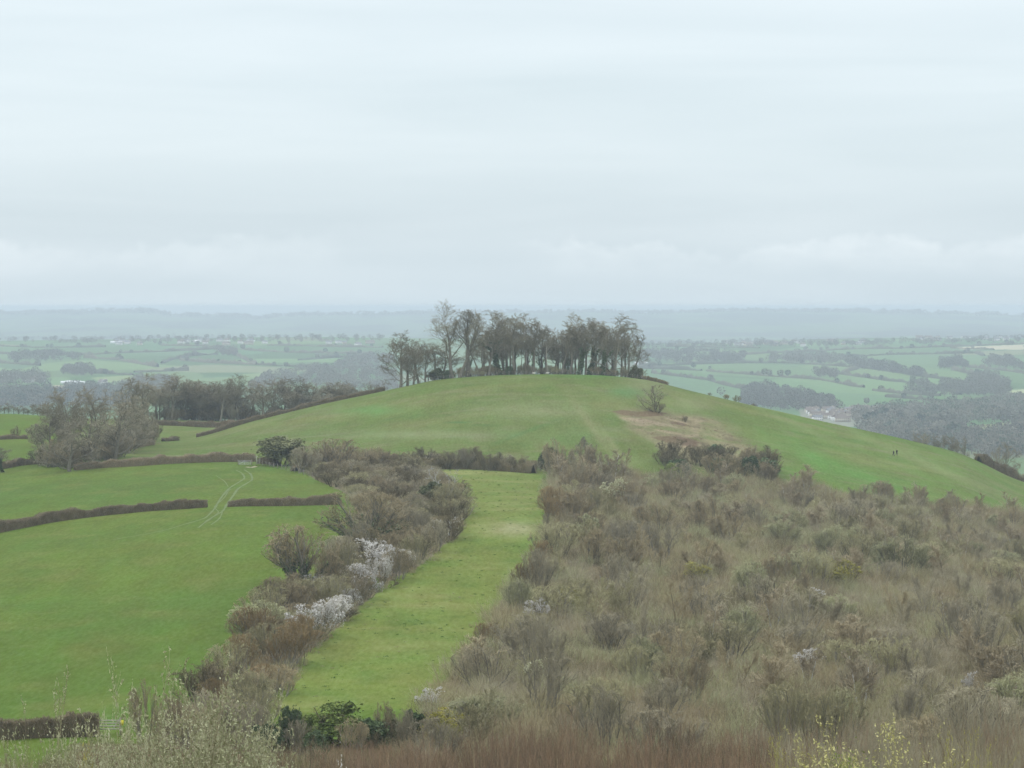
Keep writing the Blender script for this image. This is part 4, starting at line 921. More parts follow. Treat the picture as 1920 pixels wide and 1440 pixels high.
spot(TIVY[0], 'ivy_tree', 6, 886, 50, 44, 'dark ivy clad tree cut by the left edge of the picture')
for k, px in enumerate(np.arange(-10, 95, 9)):
    spot(ROUND[k % 2], 'bare_tree', float(px), 0, R0.uniform(12, 24), R0.uniform(16, 26), 'small far tree in the row above the left edge field', 'tree', 'small trees above the left edge field', D=965)
# right of the hill
for px, tp, w, k in ((1712, 806, 34, 0), (1732, 808, 34, 1), (1748, 810, 30, 0), (1764, 812, 34, 1), (1780, 812, 34, 0), (1796, 820, 24, 1)):
    x, y, z = atD(px, 1000); _, b_ = project(x, y, z)
    plant(ROUND[k], 'bare_tree', (x, y, z), hpx(b_ - tp, 1000), hpx(w*1.3, 1000), None, 'brown bare tree in the row behind the right flank of the hill', 'tree', 'trees behind the right flank of the hill')
x, y, z = atD(1808, 990); _, b_ = project(x, y, z); plant(TIVY[1], 'ivy_tree', (x, y, z), hpx(b_ - 812, 990), hpx(18, 990), None, 'narrow ivy dark tree at the right end of the row behind the hill', 'tree')
for px, tp, w, lb in ((1888, 826, 50, 'green ivy clad tree behind the right edge of the hill'), (1868, 832, 34, 'smaller ivy clad tree left of the green one at the right edge')):
    x, y, z = atD(px, 1010); _, b_ = project(x, y, z); plant(TIVY[0], 'ivy_tree', (x, y, z), hpx(b_ - tp, 1010), hpx(w, 1010), None, lb, 'tree')
for k in range(7):
    px = 1850 + k*13; spot(SG['brown'][k % 2], 'bush', px, 0, R0.uniform(18, 30), R0.uniform(24, 36), 'brown bush in the thicket on the right edge of the hill', 'bush', 'brown bushes on the right edge of the hill', D=872 + k)

# ------------------------------------------------------------------ bottom of the picture
for px, row, h, w, pr, lb in ((500, 1420, 70, 60, HOLLY[1], 'dark ivy bush right of the big catkin willow'), (545, 1412, 92, 46, HOLLY[1], 'tall dark ivy stump rising over the bottom hedge'), (575, 1412, 74, 60, FRESH, 'mossy green bush between the ivy stump and the golden green bush'),
                              (640, 1400, 86, 120, FRESH, 'broad golden green bush at the bottom end of the pasture'), (592, 1424, 60, 46, HOLLY[1], 'dark evergreen bush below the golden green bush'), (700, 1402, 60, 60, HOLLY[1], 'ivy bush right of the golden green bush'),
                              (738, 1398, 54, 60, HOLLY[0], 'dark twiggy evergreen at the bottom end of the pasture'), (775, 1398, 70, 50, HOLLY[1], 'rounded ivy bush left of the yellow bush'), (835, 1402, 84, 90, GOLD, 'soft yellow bush where the pasture meets the scrub')):
    spot(pr, 'evergreen_bush' if pr in HOLLY else 'bush', px, row, h, w, lb, 'bush', leafname='leaves')
for px, row, h, w in ((720, 1400, 90, 50), (475, 1410, 100, 70), (430, 1400, 90, 80), (380, 1396, 110, 90), (330, 1410, 120, 90), (270, 1400, 130, 60), (760, 1404, 80, 40), (560, 1416, 70, 60), (660, 1412, 70, 60)):
    spot(SG['grey' if px % 3 else 'brown'][0], 'shrub', px, row, h, w, 'bare shrub in the ragged line at the bottom end of the two fields', 'shrub', 'bare shrubs along the bottom field edge')
WPOLY = [(-200, 1460), (130, 1425), (460, 1440), (800, 1400), (2300, 1400), (2300, 9000), (-200, 9000)]
GR = 'red brown willow whips on the near slope'
wh = scatter([(-900, 1480), (200, 1470), (260, 1425), (2600, 1425), (2600, 9e4), (-900, 9e4)], 118, 262, 3.6, 521, 270, 12000)
for i, (x, y, z, p, r) in enumerate(wh):
    # tops stay under a line so that the view over them opens as in the photograph
    lim = np.interp(p, [0, 200, 480, 700, 860, 1100, 1500, 1920], [1410, 1400, 1372, 1374, 1315, 1308, 1318, 1290]) + R0.uniform(-12, 60)
    _, base = project(x, y, z); h = hpx(base - lim, y)
    if h < 1.2: continue
    if h > 9.5: h = R0.uniform(6.5, 9.5)
    k = int(R0.choice([0, 0, 1, 1, 2])) if p < 1500 else int(R0.choice([1, 3, 3, 2]))
    plant(WHIP[k], 'willow_bush', (x, y, z), h, R0.uniform(4.5, 6.5), None, ['red brown whippy willow bush on the near slope', 'brown whippy willow bush on the near slope', 'open red brown willow bush on the near slope', 'greyish whippy willow bush on the near slope'][k], 'bush', [GR, 'brown willow whips on the near slope', 'open red brown willows on the near slope', 'greyish willow whips on the near slope'][k], sink=.2)
print('whips', len(wh))
# big willows with catkins close by
def catwillow(seed, H, n, spread, lean, leaf, leafn, leafs, twig='tw_grey', tw=16):
    g = rg(seed); P, D, L_, r_ = stems(g, n, spread, lean, H, .026)
    lv = [dict(seg=7, wander=.06, up=.05, taper=.2, sides=5),
          dict(n=tw, t0=.2, ang=28, angv=8, ratio=.3, fall=.45, seg=4, up=.1, wander=.1, rr=.45, sides=3, rmin=.006),
          dict(n=5, t0=.15, ang=32, ratio=.45, fall=.3, seg=2, up=.1, wander=.1, sides=3, rmin=.004, taper=.4)]
    return tree_meshes('cw%d' % seed, g, lv, P, D, L_, r_, 1, M['tw_olive'], M[twig], leaf=leaf, leafn=leafn, leafs=leafs, leafasp=1.9)
CW1 = catwillow(401, 7, 90, 1.0, .5, M['catcream'], 32000, .03); CW2 = catwillow(402, 6.5, 30, .6, .35, M['catcream'], 8000, .026, tw=14)
CW3 = catwillow(403, 6.5, 46, .9, .5, M['catyel'], 11000, .024, twig='tw_olive', tw=14)
for pr, px, D, tp, w, lb in ((CW1, 340, 62, 1200, 330, 'big willow full of cream catkins at the lower left'), (CW1, 445, 66, 1285, 190, 'smaller catkin willow leaning right of the big one'), (CW2, 240, 60, 1195, 90, 'tall thin catkin shoots rising left of the big willow'),
                             (CW2, 70, 58, 1225, 170, 'sparse tall catkin shoots near the left edge'), (CW2, 150, 60, 1265, 140, 'sparse catkin shoots between the left edge and the big willow'), (CW2, 15, 57, 1330, 120, 'catkin shoots at the very bottom left corner'),
                             (CW1, 255, 64, 1290, 190, 'dense lower catkin willow under the tall thin shoots'), (CW3, 1650, 58, 1318, 330, 'willow with bright yellow catkins at the lower right'), (CW3, 1500, 60, 1345, 160, 'small yellow catkin willow left of the bright one'),
                             (CW1, 385, 70, 1290, 240, 'lower catkin willow filling in behind the big one'), (CW1, 120, 68, 1370, 300, 'low catkin willow along the bottom edge below the rail gate'), (CW3, 1820, 59, 1325, 130, 'thin yellow catkin willow at the right end of the bottom edge')):
    x, y, z = atD(px, D); _, b_ = project(x, y, z)
    plant(pr, 'catkin_willow', (x, y, z), hpx(b_ - tp, D), hpx(w, D), None, lb, 'willow', None, leafname='catkins')
for px, row, h, w, lb in ((635, 1470, 100, 70, 'sparse pinkish blossoming shrub at the bottom edge below the golden green bush'),):
    x, y, z = atD(px, 150); _, b_ = project(x, y, z); plant(PINKB, 'blossom_shrub', (x, y, z), hpx(b_ - 1372, 150), hpx(w, 150), None, lb, 'shrub')
x, y, z = atD(160, 75); _, b_ = project(x, y, z); plant(YSALLOW, 'willow_bush', (x, y, z), hpx(b_ - 1375, 75), hpx(36, 75)*2, None, 'small yellow green willow bush at the bottom left', 'bush', leafname='leaves')
x, y, z = atD(1590, 72); _, b_ = project(x, y, z); plant(leafy('lb', 303, H=9, n=9, leaf='fresh', leafn=9000, leafs=.07, nc=150, zlo=.5), 'bush', (x, y, z), hpx(b_ - 1365, 72), hpx(190, 72), None, 'green leafing bush behind the yellow catkins at the lower right', 'bush', leafname='leaves')
ns = scatter([(-900, 1440), (120, 1440), (150, 1404), (2600, 1400), (2600, 9e4), (-900, 9e4)], 40, 285, 2.0, 531, 1900, 34000)
undergrowth([u_[:3] for u_ in ns], 'bramble_slope', 'brambles and dead stems covering the near slope', ['tw_brown', 'tw_red', 'tw_red', 'tw_brown', 'tw_dark'], .8, 2.8, 80, 532, 1.4, .009)

# ------------------------------------------------------------------ tussocks in the pasture
def tufts(poly, n, name, label, seed, mats, h=.22, d0=250, d1=720):
    pos = scatter(poly, d0, d1, .9, seed, n, n*9)
    return undergrowth([u_[:3] for u_ in pos], name, label, mats, h*.6, h*1.5, 26, seed+1, .28, .016, lean=.9)
M['tuft'] = plant_mat('rank_grass', (.06, .13, .03), (.11, .19, .045), 3)
tufts(STRIP, 900, 'grass_tussock', 'dark rank grass tussocks dotted over the centre pasture', 541, ['tuft', 'tuft', 'drygrass'])

# ------------------------------------------------------------------ tracks, gates
def track(pts, w, name, label, mat='track', lift=.03):
    P = np.array([at(p, r)[:2] for p, r in pts]); s = np.concatenate([[0], np.cumsum(np.linalg.norm(np.diff(P, axis=0), axis=1))])
    n = max(8, int(s[-1]/.7)); t = np.linspace(0, s[-1], n); X_ = pchip(s, P[:, 0], t); Y_ = pchip(s, P[:, 1], t)
    T = nrm(np.stack([np.gradient(X_), np.gradient(Y_)], 1)); Nn = np.stack([-T[:, 1], T[:, 0]], 1); ww = w*(1 + .7*fbm(t/4, t*0+3, 5, 3))
    V = np.stack([np.stack([X_ + Nn[:, 0]*ww*k, Y_ + Nn[:, 1]*ww*k], 1) for k in (-.5, 0, .5)], 1)
    Zz = hrel(V[..., 0], V[..., 1]) + EYE + lift; V = np.concatenate([V, Zz[..., None]], -1)
    i = np.arange(n-1)[:, None]*3 + np.arange(2)[None]
    o = ob(name, mesh_np(name, V.reshape(-1, 3), np.stack([i, i+1, i+4, i+3], -1).reshape(-1, 4), None, [M[mat]])); tag(o, label, None, None, 'structure')
track([(443, 882), (455, 889), (456, 899), (437, 911), (419, 928), (408, 944), (400, 957), (387, 970), (340, 985), (300, 997), (212, 1012)], .42, 'tyre_track', 'pale wheel track, left rut, through the hedge opening')
track([(458, 881), (471, 891), (470, 902), (450, 914), (437, 930), (425, 947), (416, 960), (392, 974), (372, 990)], .45, 'tyre_track', 'pale wheel track, right rut, through the hedge opening')
track([(405, 892), (420, 902), (428, 913)], .2, 'tyre_track', 'short faint rut joining the wheel track'); track([(447, 914), (432, 918), (420, 934), (403, 951), (408, 963), (392, 976)], .22, 'tyre_track', 'middle rut weaving between the two wheel tracks')
track([(418, 958), (409, 975), (396, 985)], .3, 'tyre_track', 'short rut leaving the hedge opening downhill')
track([(462, 876), (470, 877), (480, 875)], 1.0, 'worn_patch', 'patch of bare trodden earth in front of the field gate', 'sand', .05)
def bars(segs, mat, name, parent, r=.03):
    A = Acc(); s = np.array(segs, float); v, q = tubes(s[:, 0], s[:, 1], np.full(len(s), r), np.full(len(s), r), 6, rg(1)); A.add(v, q); return ob(name, A.mesh(name, [M[mat]]), parent)
x, y, z = at(459, 872); g_ = empty('field_gate', (x, y, z + EYE), .15); tag(g_, 'pale metal five bar gate in the corner of the upper left meadow', 'gate')
bars([((-1.5, 0, .15 + .24*k), (1.5, 0, .15 + .24*k)) for k in range(5)], 'steel', 'rail', g_, .03); bars([((-1.5, 0, .1), (-1.5, 0, 1.2)), ((1.5, 0, .1), (1.5, 0, 1.2)), ((0, 0, .1), (0, 0, 1.15)), ((-1.5, .02, .15), (0, .02, 1.1))], 'steel', 'frame', g_, .035)
for sx in (-1.7, 1.75): ob('gate_post', box_mesh('gate_post', (-.09, -.09, -.3), (.09, .09, 1.35), [M['wood']]), g_, (sx, 0, 0))
x, y, z = at(484, 871); g_ = empty('kissing_gate', (x, y, z + EYE), .1); tag(g_, 'tall pale timber frame of the small footpath gate', 'gate')
for sx in (-.45, .45): ob('post', box_mesh('post', (-.07, -.07, -.3), (.07, .07, 2.0), [M['woodpale']]), g_, (sx, 0, 0))
ob('lintel', box_mesh('lintel', (-.6, -.08, 2.0), (.6, .08, 2.14), [M['woodpale']]), g_)
bars([((-.36, .12, .2 + .3*k), (.36, .12, .2 + .3*k)) for k in range(4)], 'woodpale', 'rail', g_, .035)
x, y, z = at(205, 1380); g_ = empty('timber_gate', (x, y, z + EYE + .25), .05); tag(g_, 'grey timber rail gate with a yellow marker in the bottom left hedge', 'gate')
for k in range(4): ob('rail', box_mesh('rail', (-1.05, -.03, .3 + .3*k), (1.05, .03, .42 + .3*k), [M['woodpale']]), g_)
for sx in (-1.15, 1.15): ob('post', box_mesh('post', (-.09, -.09, -.6), (.09, .09, 1.55), [M['wood']]), g_, (sx, 0, 0))
bars([((.4, -.06, .35), (1.05, -.06, 1.35))], 'woodpale', 'brace', g_, .05); ob('marker', box_mesh('marker', (-.16, -.03, .75), (.16, .0, 1.3), [M['yellow']]), g_, (1.35, -.1, 0))

# ------------------------------------------------------------------ people
def skin_obj(name, pts, edges, radii, mat, parent, root=0):
    me = bpy.data.meshes.new(name); me.from_pydata(pts, edges, []); me.update(); me.materials.append(M[mat])
    o = ob(name, me, parent); s = o.modifiers.new('skin', 'SKIN')
    for i, r in enumerate(radii): me.skin_vertices[0].data[i].radius = (r if isinstance(r, tuple) else (r, r))
    me.skin_vertices[0].data[root].use_root = True
    o.modifiers.new('sub', 'SUBSURF').levels = 1; o.modifiers['sub'].render_levels = 1; s.use_smooth_shade = True
    return o
def person(loc, rz, s, coat, label, stride=.22, hair='hair'):
    """walking adult, 1.75 m, facing -y; x to the figure's left"""
    g = empty('person', loc, rz, (s, s, s)); tag(g, label, 'person', None)
    pel = (0, 0, .95); spine = (0, 0, 1.2); ch = (0, -.01, 1.4); nk = (0, -.01, 1.52); hd = (0, -.03, 1.66)
    hipL, hipR = (.1, 0, .92), (-.1, 0, .92); kL, kR = (.1, -stride*.75, .52), (-.1, stride*.35, .5); aL, aR = (.1, -stride*1.1, .09), (-.1, stride*1.5, .13); tL, tR = (.1, -stride*1.1 - .2, .04), (-.1, stride*1.5 - .17, .05)
    shL, shR = (.18, 0, 1.42), (-.18, 0, 1.42); eL, eR = (.23, .08, 1.15), (-.23, -.02, 1.14); wL, wR = (.22, -.02, .93), (-.22, -.2, .96); hL, hR = (.22, -.06, .85), (-.22, -.27, .9)
    P = [pel, spine, ch, nk, hd, (0, -.035, 1.74), hipL, kL, aL, tL, hipR, kR, aR, tR, shL, eL, wL, hL, shR, eR, wR, hR]
    E = [(0, 1), (1, 2), (2, 3), (3, 4), (4, 5), (0, 6), (6, 7), (7, 8), (8, 9), (0, 10), (10, 11), (11, 12), (12, 13), (2, 14), (14, 15), (15, 16), (16, 17), (2, 18), (18, 19), (19, 20), (20, 21)]
    R_ = [(.13, .1), (.12, .095), (.14, .1), .05, (.08, .095), .06, .085, .055, .038, .035, .085, .055, .038, .035, .055, .04, .028, .03, .055, .04, .028, .03]
    fin = []
    for (h, dy) in ((17, -.02), (21, -.03)):   # five unequal fingers on each hand
        bx, by, bz = P[h]
        for j, (dx, ln) in enumerate(((-.03, .06), (-.012, .075), (.006, .07), (.022, .055))):
            P.append((bx + dx*.6, by + dx + dy, bz - ln)); E.append((h, len(P)-1)); R_.append(.009)
        P.append((bx, by - .045, bz - .02)); E.append((h, len(P)-1)); R_.append(.011)
    skin_obj('body', P, E, R_, 'skin', g)
    skin_obj('coat', [(0, 0, .82), spine, ch, (0, -.01, 1.5), shL, eL, (.22, 0, .98), shR, eR, (-.22, -.16, .99)], [(0, 1), (1, 2), (2, 3), (2, 4), (4, 5), (5, 6), (2, 7), (7, 8), (8, 9)], [(.17, .13), (.155, .125), (.17, .13), .07, .08, .062, .05, .08, .062, .05], coat, g)
    skin_obj('trousers', [(0, 0, .95), hipL, kL, (aL[0], aL[1], .14), hipR, kR, (aR[0], aR[1], .17)], [(0, 1), (1, 2), (2, 3), (0, 4), (4, 5), (5, 6)], [(.14, .11), .1, .075, .06, .1, .075, .06], 'trouser', g)
    for a, t in ((aL, tL), (aR, tR)): skin_obj('boot', [a, (a[0], a[1]-.08, a[2]-.04), t], [(0, 1), (1, 2)], [.06, .055, .045], 'boot', g)
    skin_obj('hair', [(0, .0, 1.63), (0, -.005, 1.7), (0, -.015, 1.765)], [(0, 1), (1, 2)], [(.085, .085), (.095, .1), .06], hair, g)
    hb = empty('tmp', (0, 0, 0)); bpy.data.objects.remove(hb)
    A = Acc(); v, q = tubes(np.array([[0, -.13, 1.655]]), np.array([[0, -.115, 1.69]]), np.array([.014]), np.array([.007]), 5, rg(2)); A.add(v, q); ob('nose', A.mesh('nose', [M['skin']]), g)
    return g
x, y, z = at(1675.5, 856); person((x, y, z + EYE), math.pi + .5, .98, 'jacket', 'left walker in a dark jacket, one arm out, crossing the right flank of the hill')
x, y, z = at(1681.5, 854.5); person((x, y, z + EYE), math.pi + .3, 1.05, 'jacket2', 'right and taller walker in a black coat beside the first on the right flank')
x, y, z = atD(803, 851); person((x, y, z + EYE), 1.2, 1.0, 'jacket3', 'walker in dark blue standing by the left corner of the clump fence', .1)

# ------------------------------------------------------------------ the far country
def far_hedgerow(pts, h, w, label, seed):
    g = rg(seed); P = np.array([at(p, r, 2300)[:2] for p, r in pts]); s = np.concatenate([[0], np.cumsum(np.linalg.norm(np.diff(P, axis=0), axis=1))])
    n = max(6, int(s[-1]/5)); n = min(n, 900); t = np.linspace(0, s[-1], n); X_ = np.interp(t, s, P[:, 0]); Y_ = np.interp(t, s, P[:, 1])
    X_ = X_ + 6*fbm(t/150, t*0, seed, 2); Z_ = hrel(X_, Y_) + EYE
    T = nrm(np.stack([np.gradient(X_), np.gradient(Y_)], 1)); Nn = np.stack([-T[:, 1], T[:, 0]], 1); hh = h*(1 + 1.1*np.clip(fbm(t/35, t*0+2, seed, 3), -.5, 1.2)); o0 = np.array([X_[0], Y_[0], Z_[0]])
    prof = [(-.5, -.2), (-.42, .65), (0, 1), (.42, .65), (.5, -.2)]
    V = np.stack([np.stack([X_ + Nn[:, 0]*w*a, Y_ + Nn[:, 1]*w*a, Z_ + hh*b_*(1 + .3*g.normal(size=n)*(b_ > 0))], 1) for a, b_ in prof], 1) - o0
    i = np.arange(n-1)[:, None]*5 + np.arange(4)[None]
    o = ob('field_hedge', mesh_np('field_hedge', V.reshape(-1, 3), np.stack([i, i+1, i+6, i+5], -1).reshape(-1, 4), None, [M['farhedge']]), None, tuple(o0)); tag(o, label, 'hedge', 'field hedges across the valley')
HR = [[(1200, 687), (1440, 680.5), (1500, 682), (1616, 689.5)], [(1190, 691), (1312, 695.5)], [(1330, 696), (1440, 705.6), (1537, 713), (1620, 727)], [(1640, 733), (1700, 740), (1762, 743)], [(1222, 700), (1324, 713), (1395, 730)],
      [(1575, 702), (1669, 715), (1721, 719), (1800, 741)], [(1661, 745), (1762, 752.5), (1871, 757)], [(1350, 669), (1440, 662.5), (1575, 656), (1687, 654), (1940, 645)], [(1575, 671), (1669, 665.5), (1830, 662.5), (1845, 668)],
      [(1616, 689.5), (1725, 705.6), (1830, 719)], [(1575, 702), (1616, 689.5)], [(1815, 689), (1930, 701)], [(1785, 694), (1867, 711)], [(1785, 653), (1860, 656)], [(1210, 662), (1330, 658)], [(1250, 650), (1420, 653)],
      [(-10, 664), (100, 665), (155, 666), (225, 662.5), (350, 657.5), (415, 654)], [(157, 671), (225, 676), (295, 689)], [(302, 682), (322, 674), (362, 667.5), (410, 665)], [(335, 676), (400, 681), (480, 684.5)], [(252, 699), (350, 695)],
      [(-10, 680), (75, 686)], [(-10, 649), (62, 652), (200, 651)], [(120, 723), (200, 729)], [(480, 684.5), (600, 690), (715, 687)], [(430, 655), (560, 662), (700, 664)], [(500, 648), (720, 652)], [(560, 676), (640, 670), (720, 672)], [(300, 648), (420, 650)], [(170, 700), (250, 704)], [(440, 665), (480, 684)]]
for i, p in enumerate(HR):
    m = np.mean(np.array(p), 0); side = 'left' if m[0] < 800 else 'right'
    far_hedgerow(p, 4.5, 6, '%s hedge line across the fields %s, %s of the hill' % (['thin', 'dark', 'straggling'][i % 3], 'near the valley floor' if m[1] > 712 else ('half way up the far slope' if m[1] > 672 else 'high on the far slope'), side), 600 + i)
def crown_cloud(rng_, c, R_, hgt, nq, size):
    d = nrm(rng_.normal(size=(nq, 3)))*(rng_.uniform(.55, 1.05, nq)**.6)[:, None]; p = d*np.array([R_, R_, hgt*.42]) + np.array([0, 0, hgt*.56]); p = p + c
    return quads_cloud(p, size, rng_)
def far_wood(poly, n, hgt, label, seed, mats=('farwood',), dens=110, D0=2300, name='distant_wood'):
    g = rg(seed); A = Acc(); xs = [p[0] for p in poly]; ys = [p[1] for p in poly]; k = 0; tr = 0
    while k < n and tr < n*12:
        tr += 1; p, r = g.uniform(min(xs), max(xs)), g.uniform(min(ys), max(ys))
        if not inpoly(np.array([p]), np.array([r]), poly)[0]: continue
        x, y, z = at(p, r, D0); h = hgt*g.uniform(.7, 1.25); mi = int(g.integers(0, len(mats)))
        v, q = crown_cloud(g, np.array([x, y, z + EYE]), h*g.uniform(.42, .6), h, dens, h*.075); A.add(v, q, mi)
        v, q = tubes(np.array([[x, y, z+EYE-1]]), np.array([[x, y, z+EYE+h*.6]]), np.array([.5]), np.array([.2]), 4, g); A.add(v, q, mi); k += 1
    o = ob(name, A.mesh(name, [M[m] for m in mats])); tag(o, label, None, None, 'stuff')
FW = [([(1440, 680), (1445, 670), (1500, 664), (1575, 672), (1600, 684)], 110, 'upper'), ([(1575, 675), (1620, 680), (1735, 702), (1725, 708), (1600, 690)], 110, ''), ([(1762, 692), (1765, 680), (1800, 676), (1812, 690)], 50, ''), ([(1845, 686), (1850, 676), (1885, 674), (1925, 692), (1925, 700)], 60, ''),
      ([(1392, 765), (1395, 732), (1440, 728), (1500, 742), (1560, 752), (1580, 775)], 260, ''), ([(1525, 708), (1530, 698), (1560, 697), (1568, 710)], 30, ''), ([(1812, 742), (1820, 712), (1860, 706), (1890, 725), (1890, 745)], 120, ''), ([(1700, 742), (1705, 724), (1760, 720), (1830, 730), (1820, 745)], 60, ''),
      ([(1200, 682), (1200, 664), (1300, 660), (1400, 668), (1390, 682)], 180, ''), ([(1620, 830), (1600, 778), (1680, 772), (1800, 766), (1930, 752), (1930, 790), (1830, 794), (1770, 810), (1800, 820), (1800, 845)], 420, 'b'), ([(1790, 850), (1800, 818), (1930, 806), (1930, 860), (1860, 860)], 150, 'b'),
      ([(20, 677), (20, 668), (100, 664), (150, 672), (145, 678)], 70, ''), ([(115, 706), (120, 694), (175, 692), (180, 704)], 50, ''), ([(0, 722), (0, 706), (60, 702), (95, 712), (90, 722)], 60, ''), ([(-10, 766), (-10, 738), (90, 733), (200, 733), (260, 742), (250, 766)], 260, 'b'),
      ([(470, 730), (500, 706), (600, 692), (690, 688), (745, 700), (745, 735)], 260, ''), ([(200, 735), (260, 716), (330, 716), (330, 735)], 90, ''), ([(405, 666), (410, 656), (445, 658), (440, 668)], 30, ''), ([(620, 690), (640, 676), (740, 670), (740, 684)], 70, ''),
      ([(1240, 740), (1300, 730), (1390, 742), (1390, 760), (1260, 750)], 1, '')]
for i, (poly, n, k) in enumerate(FW):
    m = np.mean(np.array(poly), 0)
    far_wood(poly, n, 13 if k != 'b' else 15, 'hazy bare wood %s the far slope on the %s' % ('at the foot of' if m[1] > 720 else 'on', 'left' if m[0] < 800 else 'right'), 700 + i, ('farwood', 'farwood', 'farwood', 'farever') if k == 'b' else ('farwood',))
far_wood([(-60, 643), (-60, 633), (200, 632), (450, 629), (720, 632), (720, 641), (300, 645)], 300, 10, 'strip of woodland along the crest of the middle ridge on the left', 731)
far_wood([(1180, 655), (1200, 645), (1400, 640), (1600, 642), (1960, 632), (1960, 640), (1700, 648), (1400, 652)], 300, 10, 'strip of woodland along the crest of the middle ridge on the right', 732)
# ridge 15 km away: wooded top
g = rg(740); A = Acc()
for k in range(700):
    px = g.uniform(-60, 1990); D = g.uniform(14500, 15200); x, y, z = atD(float(px), float(D)); h = 16*g.uniform(.6, 1.5)
    if 160 < px < 302: h *= 1.3
    v, q = crown_cloud(g, np.array([x, y, z + EYE - 3]), h*1.3, h, 14, h*.4); A.add(v, q)
tag(ob('skyline_wood', A.mesh('skyline_wood', [M['farwood']])), 'faint wooded top of the farthest ridge', None, None, 'stuff')
# single trees along the far hedges
FT = []
for s_ in range(3):
    g = rg(750 + s_); A = Acc(); B = Acc(); v, q = crown_cloud(g, np.zeros(3), 5, 11, 150, 1.1); A.add(v, q); v, q = tubes(np.array([[0, 0, -1.]]), np.array([[0, 0, 6.]]), np.array([.4]), np.array([.2]), 5, g); B.add(v, q)
    FT.append((A.mesh('far_crown', [M['farwood'] if s_ else M['farever']]), B.mesh('far_trunk', [M['barkdark']])))
g = rg(760); cnt = 0
spots_ = [(1331, 693), (1477, 706), (1710, 654), (1625, 768-10), (1690, 655), (1300, 690)]
for p in HR:
    for (a, b_) in zip(p[:-1], p[1:]):
        L_ = abs(b_[0]-a[0]); 
        for k in range(int(L_/40)): t = g.uniform(0, 1); spots_.append((a[0]+(b_[0]-a[0])*t, a[1]+(b_[1]-a[1])*t + g.normal()*.6))
for p, r in spots_:
    x, y, z = at(p, r, 2300); k = int(g.integers(0, 3)) if (p, r) not in spots_[:2] else 0; s = g.uniform(.6, 1.15)
    o = empty('hedgerow_tree', (x, y, z + EYE), g.uniform(0, 6), (s, s, s)); tag(o, ('dark evergreen tree' if k == 0 else 'bare tree') + ' standing in a field hedge across the valley', 'tree', ('evergreen' if k == 0 else 'bare') + ' hedgerow trees across the valley')
    ob('crown', FT[k][0], o); ob('trunk', FT[k][1], o)
g = rg(770)
for i in range(22):     # taller trees round the town
    p = g.uniform(1620, 1925); r = g.uniform(788, 850) if p > 1700 else g.uniform(785, 805); x, y, z = at(p, r, 2200); k = 0 if g.uniform() < .35 else 1; s = g.uniform(1.2, 1.9)
    o = empty('valley_tree', (x, y, z + EYE), g.uniform(0, 6), (s, s, s)); tag(o, ('dark conifer like tree' if k == 0 else 'bare tree') + ' on the valley floor beyond the right flank', 'tree', ('dark' if k == 0 else 'bare') + ' trees of the valley floor')
    ob('crown', FT[k][0], o); ob('trunk', FT[k][1], o)
# houses
def house_meshes(L_, W_, H_, rh):
    walls = box_mesh('wall', (-L_/2, -W_/2, -1), (L_/2, W_/2, H_))
    v = [(-L_/2-.3, -W_/2-.4, H_+.02), (L_/2+.3, -W_/2-.4, H_+.02), (L_/2+.3, W_/2+.4, H_+.02), (-L_/2-.3, W_/2+.4, H_+.02), (-L_/2-.3, 0, H_+rh), (L_/2+.3, 0, H_+rh)]
    me = bpy.data.meshes.new('roof'); me.from_pydata(v, [], [(0, 1, 5, 4), (2, 3, 4, 5), (0, 4, 3), (1, 2, 5), (0, 3, 2, 1)]); return walls, me
def win_mesh(L_, W_, H_):
    A = Acc(); k = 0
    for sx in np.arange(-L_/2+1.5, L_/2-1, 2.6):
        for sz in ([1.0, 3.6] if H_ > 4 else [1.2]):
            v = np.array([(sx-.5, -W_/2-.03, sz), (sx+.5, -W_/2-.03, sz), (sx+.5, -W_/2-.03, sz+1.2), (sx-.5, -W_/2-.03, sz+1.2)]); A.add(v, np.array([[0, 1, 2, 3]]))
    return A.mesh('window', [M['hair']])
HK = []
for (L_, W_, H_, rh, wm, rm_) in ((11, 7, 5.2, 3, 'render', 'tile'), (9, 7, 5, 3, 'stone', 'slate'), (20, 8, 5.2, 3.2, 'stone', 'tile'), (28, 12, 4, 2.2, 'shed', 'shed'), (13, 7, 5, 3, 'render', 'slate')):
    a, b_ = house_meshes(L_, W_, H_, rh); a.materials.append(M[wm]); b_.materials.append(M[rm_]); HK.append((a, b_, win_mesh(L_, W_, H_) if wm != 'shed' else None, box_mesh('chimney', (L_*.3-.5, -.4, H_+rh-.8), (L_*.3+.5, .4, H_+rh+1.1), [M['stone']]) if wm != 'shed' else None))
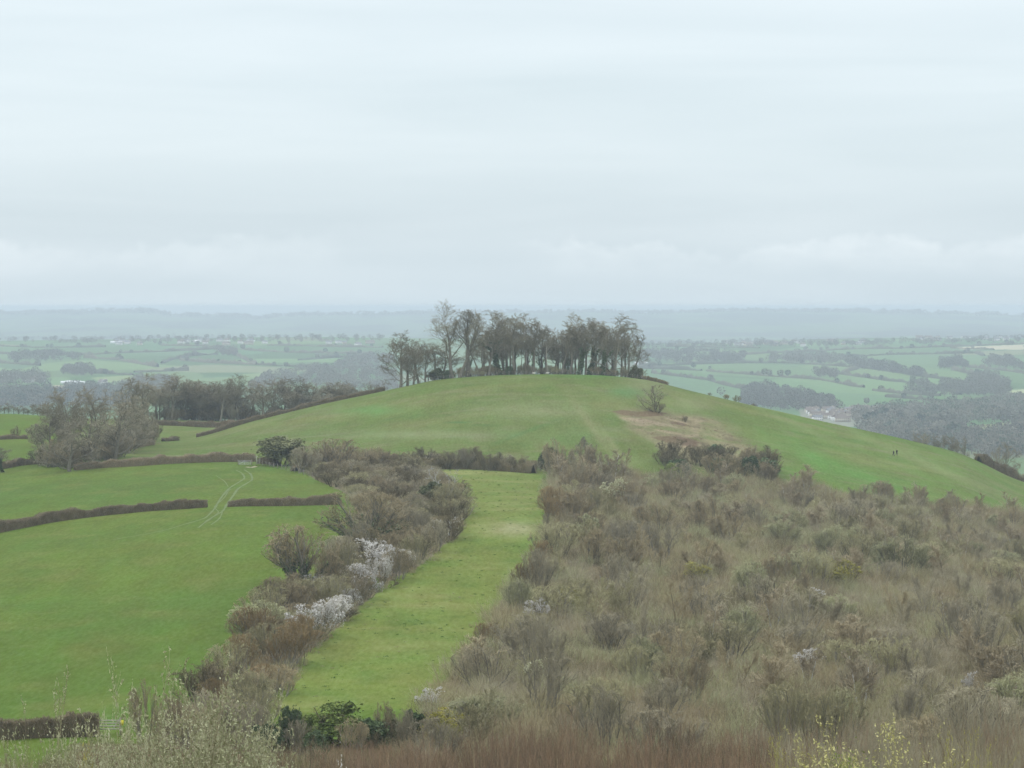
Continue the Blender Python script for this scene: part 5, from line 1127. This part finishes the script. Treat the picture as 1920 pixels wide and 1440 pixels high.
def house(px, row, k, label, group, s=1.0, rz=None):
    x, y, z = at(px, row, 2250); name = 'farm_shed' if k == 3 else 'house'
    o = empty(name, (x, y, z + EYE), R0.normal()*.5 if rz is None else rz, (s, s, s)); tag(o, label, 'shed' if k == 3 else 'house', group)
    ob('wall', HK[k][0], o); r = ob('roof', HK[k][1], o)
    if HK[k][3]: ob('chimney', HK[k][3], r)
    if HK[k][2]: ob('window', HK[k][2], o)
for px in (125, 137, 148): house(px, 719.5, 3, {125: 'leftmost', 137: 'middle', 148: 'rightmost'}[px] + ' of three white farm sheds in a row low on the left', 'white farm sheds in a row', .62 if px != 137 else .8, 0)
for px, row, k, lb in ((240, 643.5, 4, 'white house on the ridge, highest and brightest of the left village'), (218, 644, 3, 'white shed left of the bright ridge house'), (369, 642, 3, 'long white shed on the crest in the left village'), (413, 641, 4, 'bright white house right of the long white crest shed'), (1202, 684, 3, 'white farm shed just right of the clump'), (1367, 645, 4, 'small white house left of the bright pair on the right slope'), (1410, 645, 4, 'left of the bright pair of white houses on the right slope'), (1417, 645.5, 4, 'right of the bright pair of white houses on the right slope')):
    house(px, row, k, lb, None, .9)
g = rg(780)
for (x0, x1, y0, y1, n, lb, gr) in ((205, 300, 642, 648, 9, 'pale house in the left village below the ridge', 'houses of the left ridge village'), (330, 500, 641, 648, 16, 'pale house scattered along the middle of the left ridge', 'houses along the left ridge'), (590, 710, 643, 650, 6, 'pale house on the ridge left of the clump', 'houses left of the clump'),
                                    (5, 95, 708, 718, 8, 'house among trees low at the far left', 'houses low at the far left'), (190, 225, 718, 725, 3, 'farm house right of the white sheds', 'farm houses by the sheds'),
                                    (1340, 1620, 641, 650, 22, 'pale house in the scattered village right of the clump', 'houses of the right village'), (1720, 1910, 634, 640, 16, 'pale house high on the right ridge', 'houses high on the right ridge')):
    for i in range(n):
        house(float(g.uniform(x0, x1)), float(g.uniform(y0, y1)), int(g.choice([0, 1, 4, 4, 2])), lb, gr, 1.0)
for i in range(64):
    p = g.uniform(1515, 1668); r = g.uniform(770, 778) if p > 1600 else g.uniform(771, 792)
    house(float(p), float(r), int(g.choice([0, 1, 2, 2, 4])), 'pale house in the packed estate in the valley behind the hill', 'houses of the valley estate', .9, float(g.choice([0, 1.57, .3])))
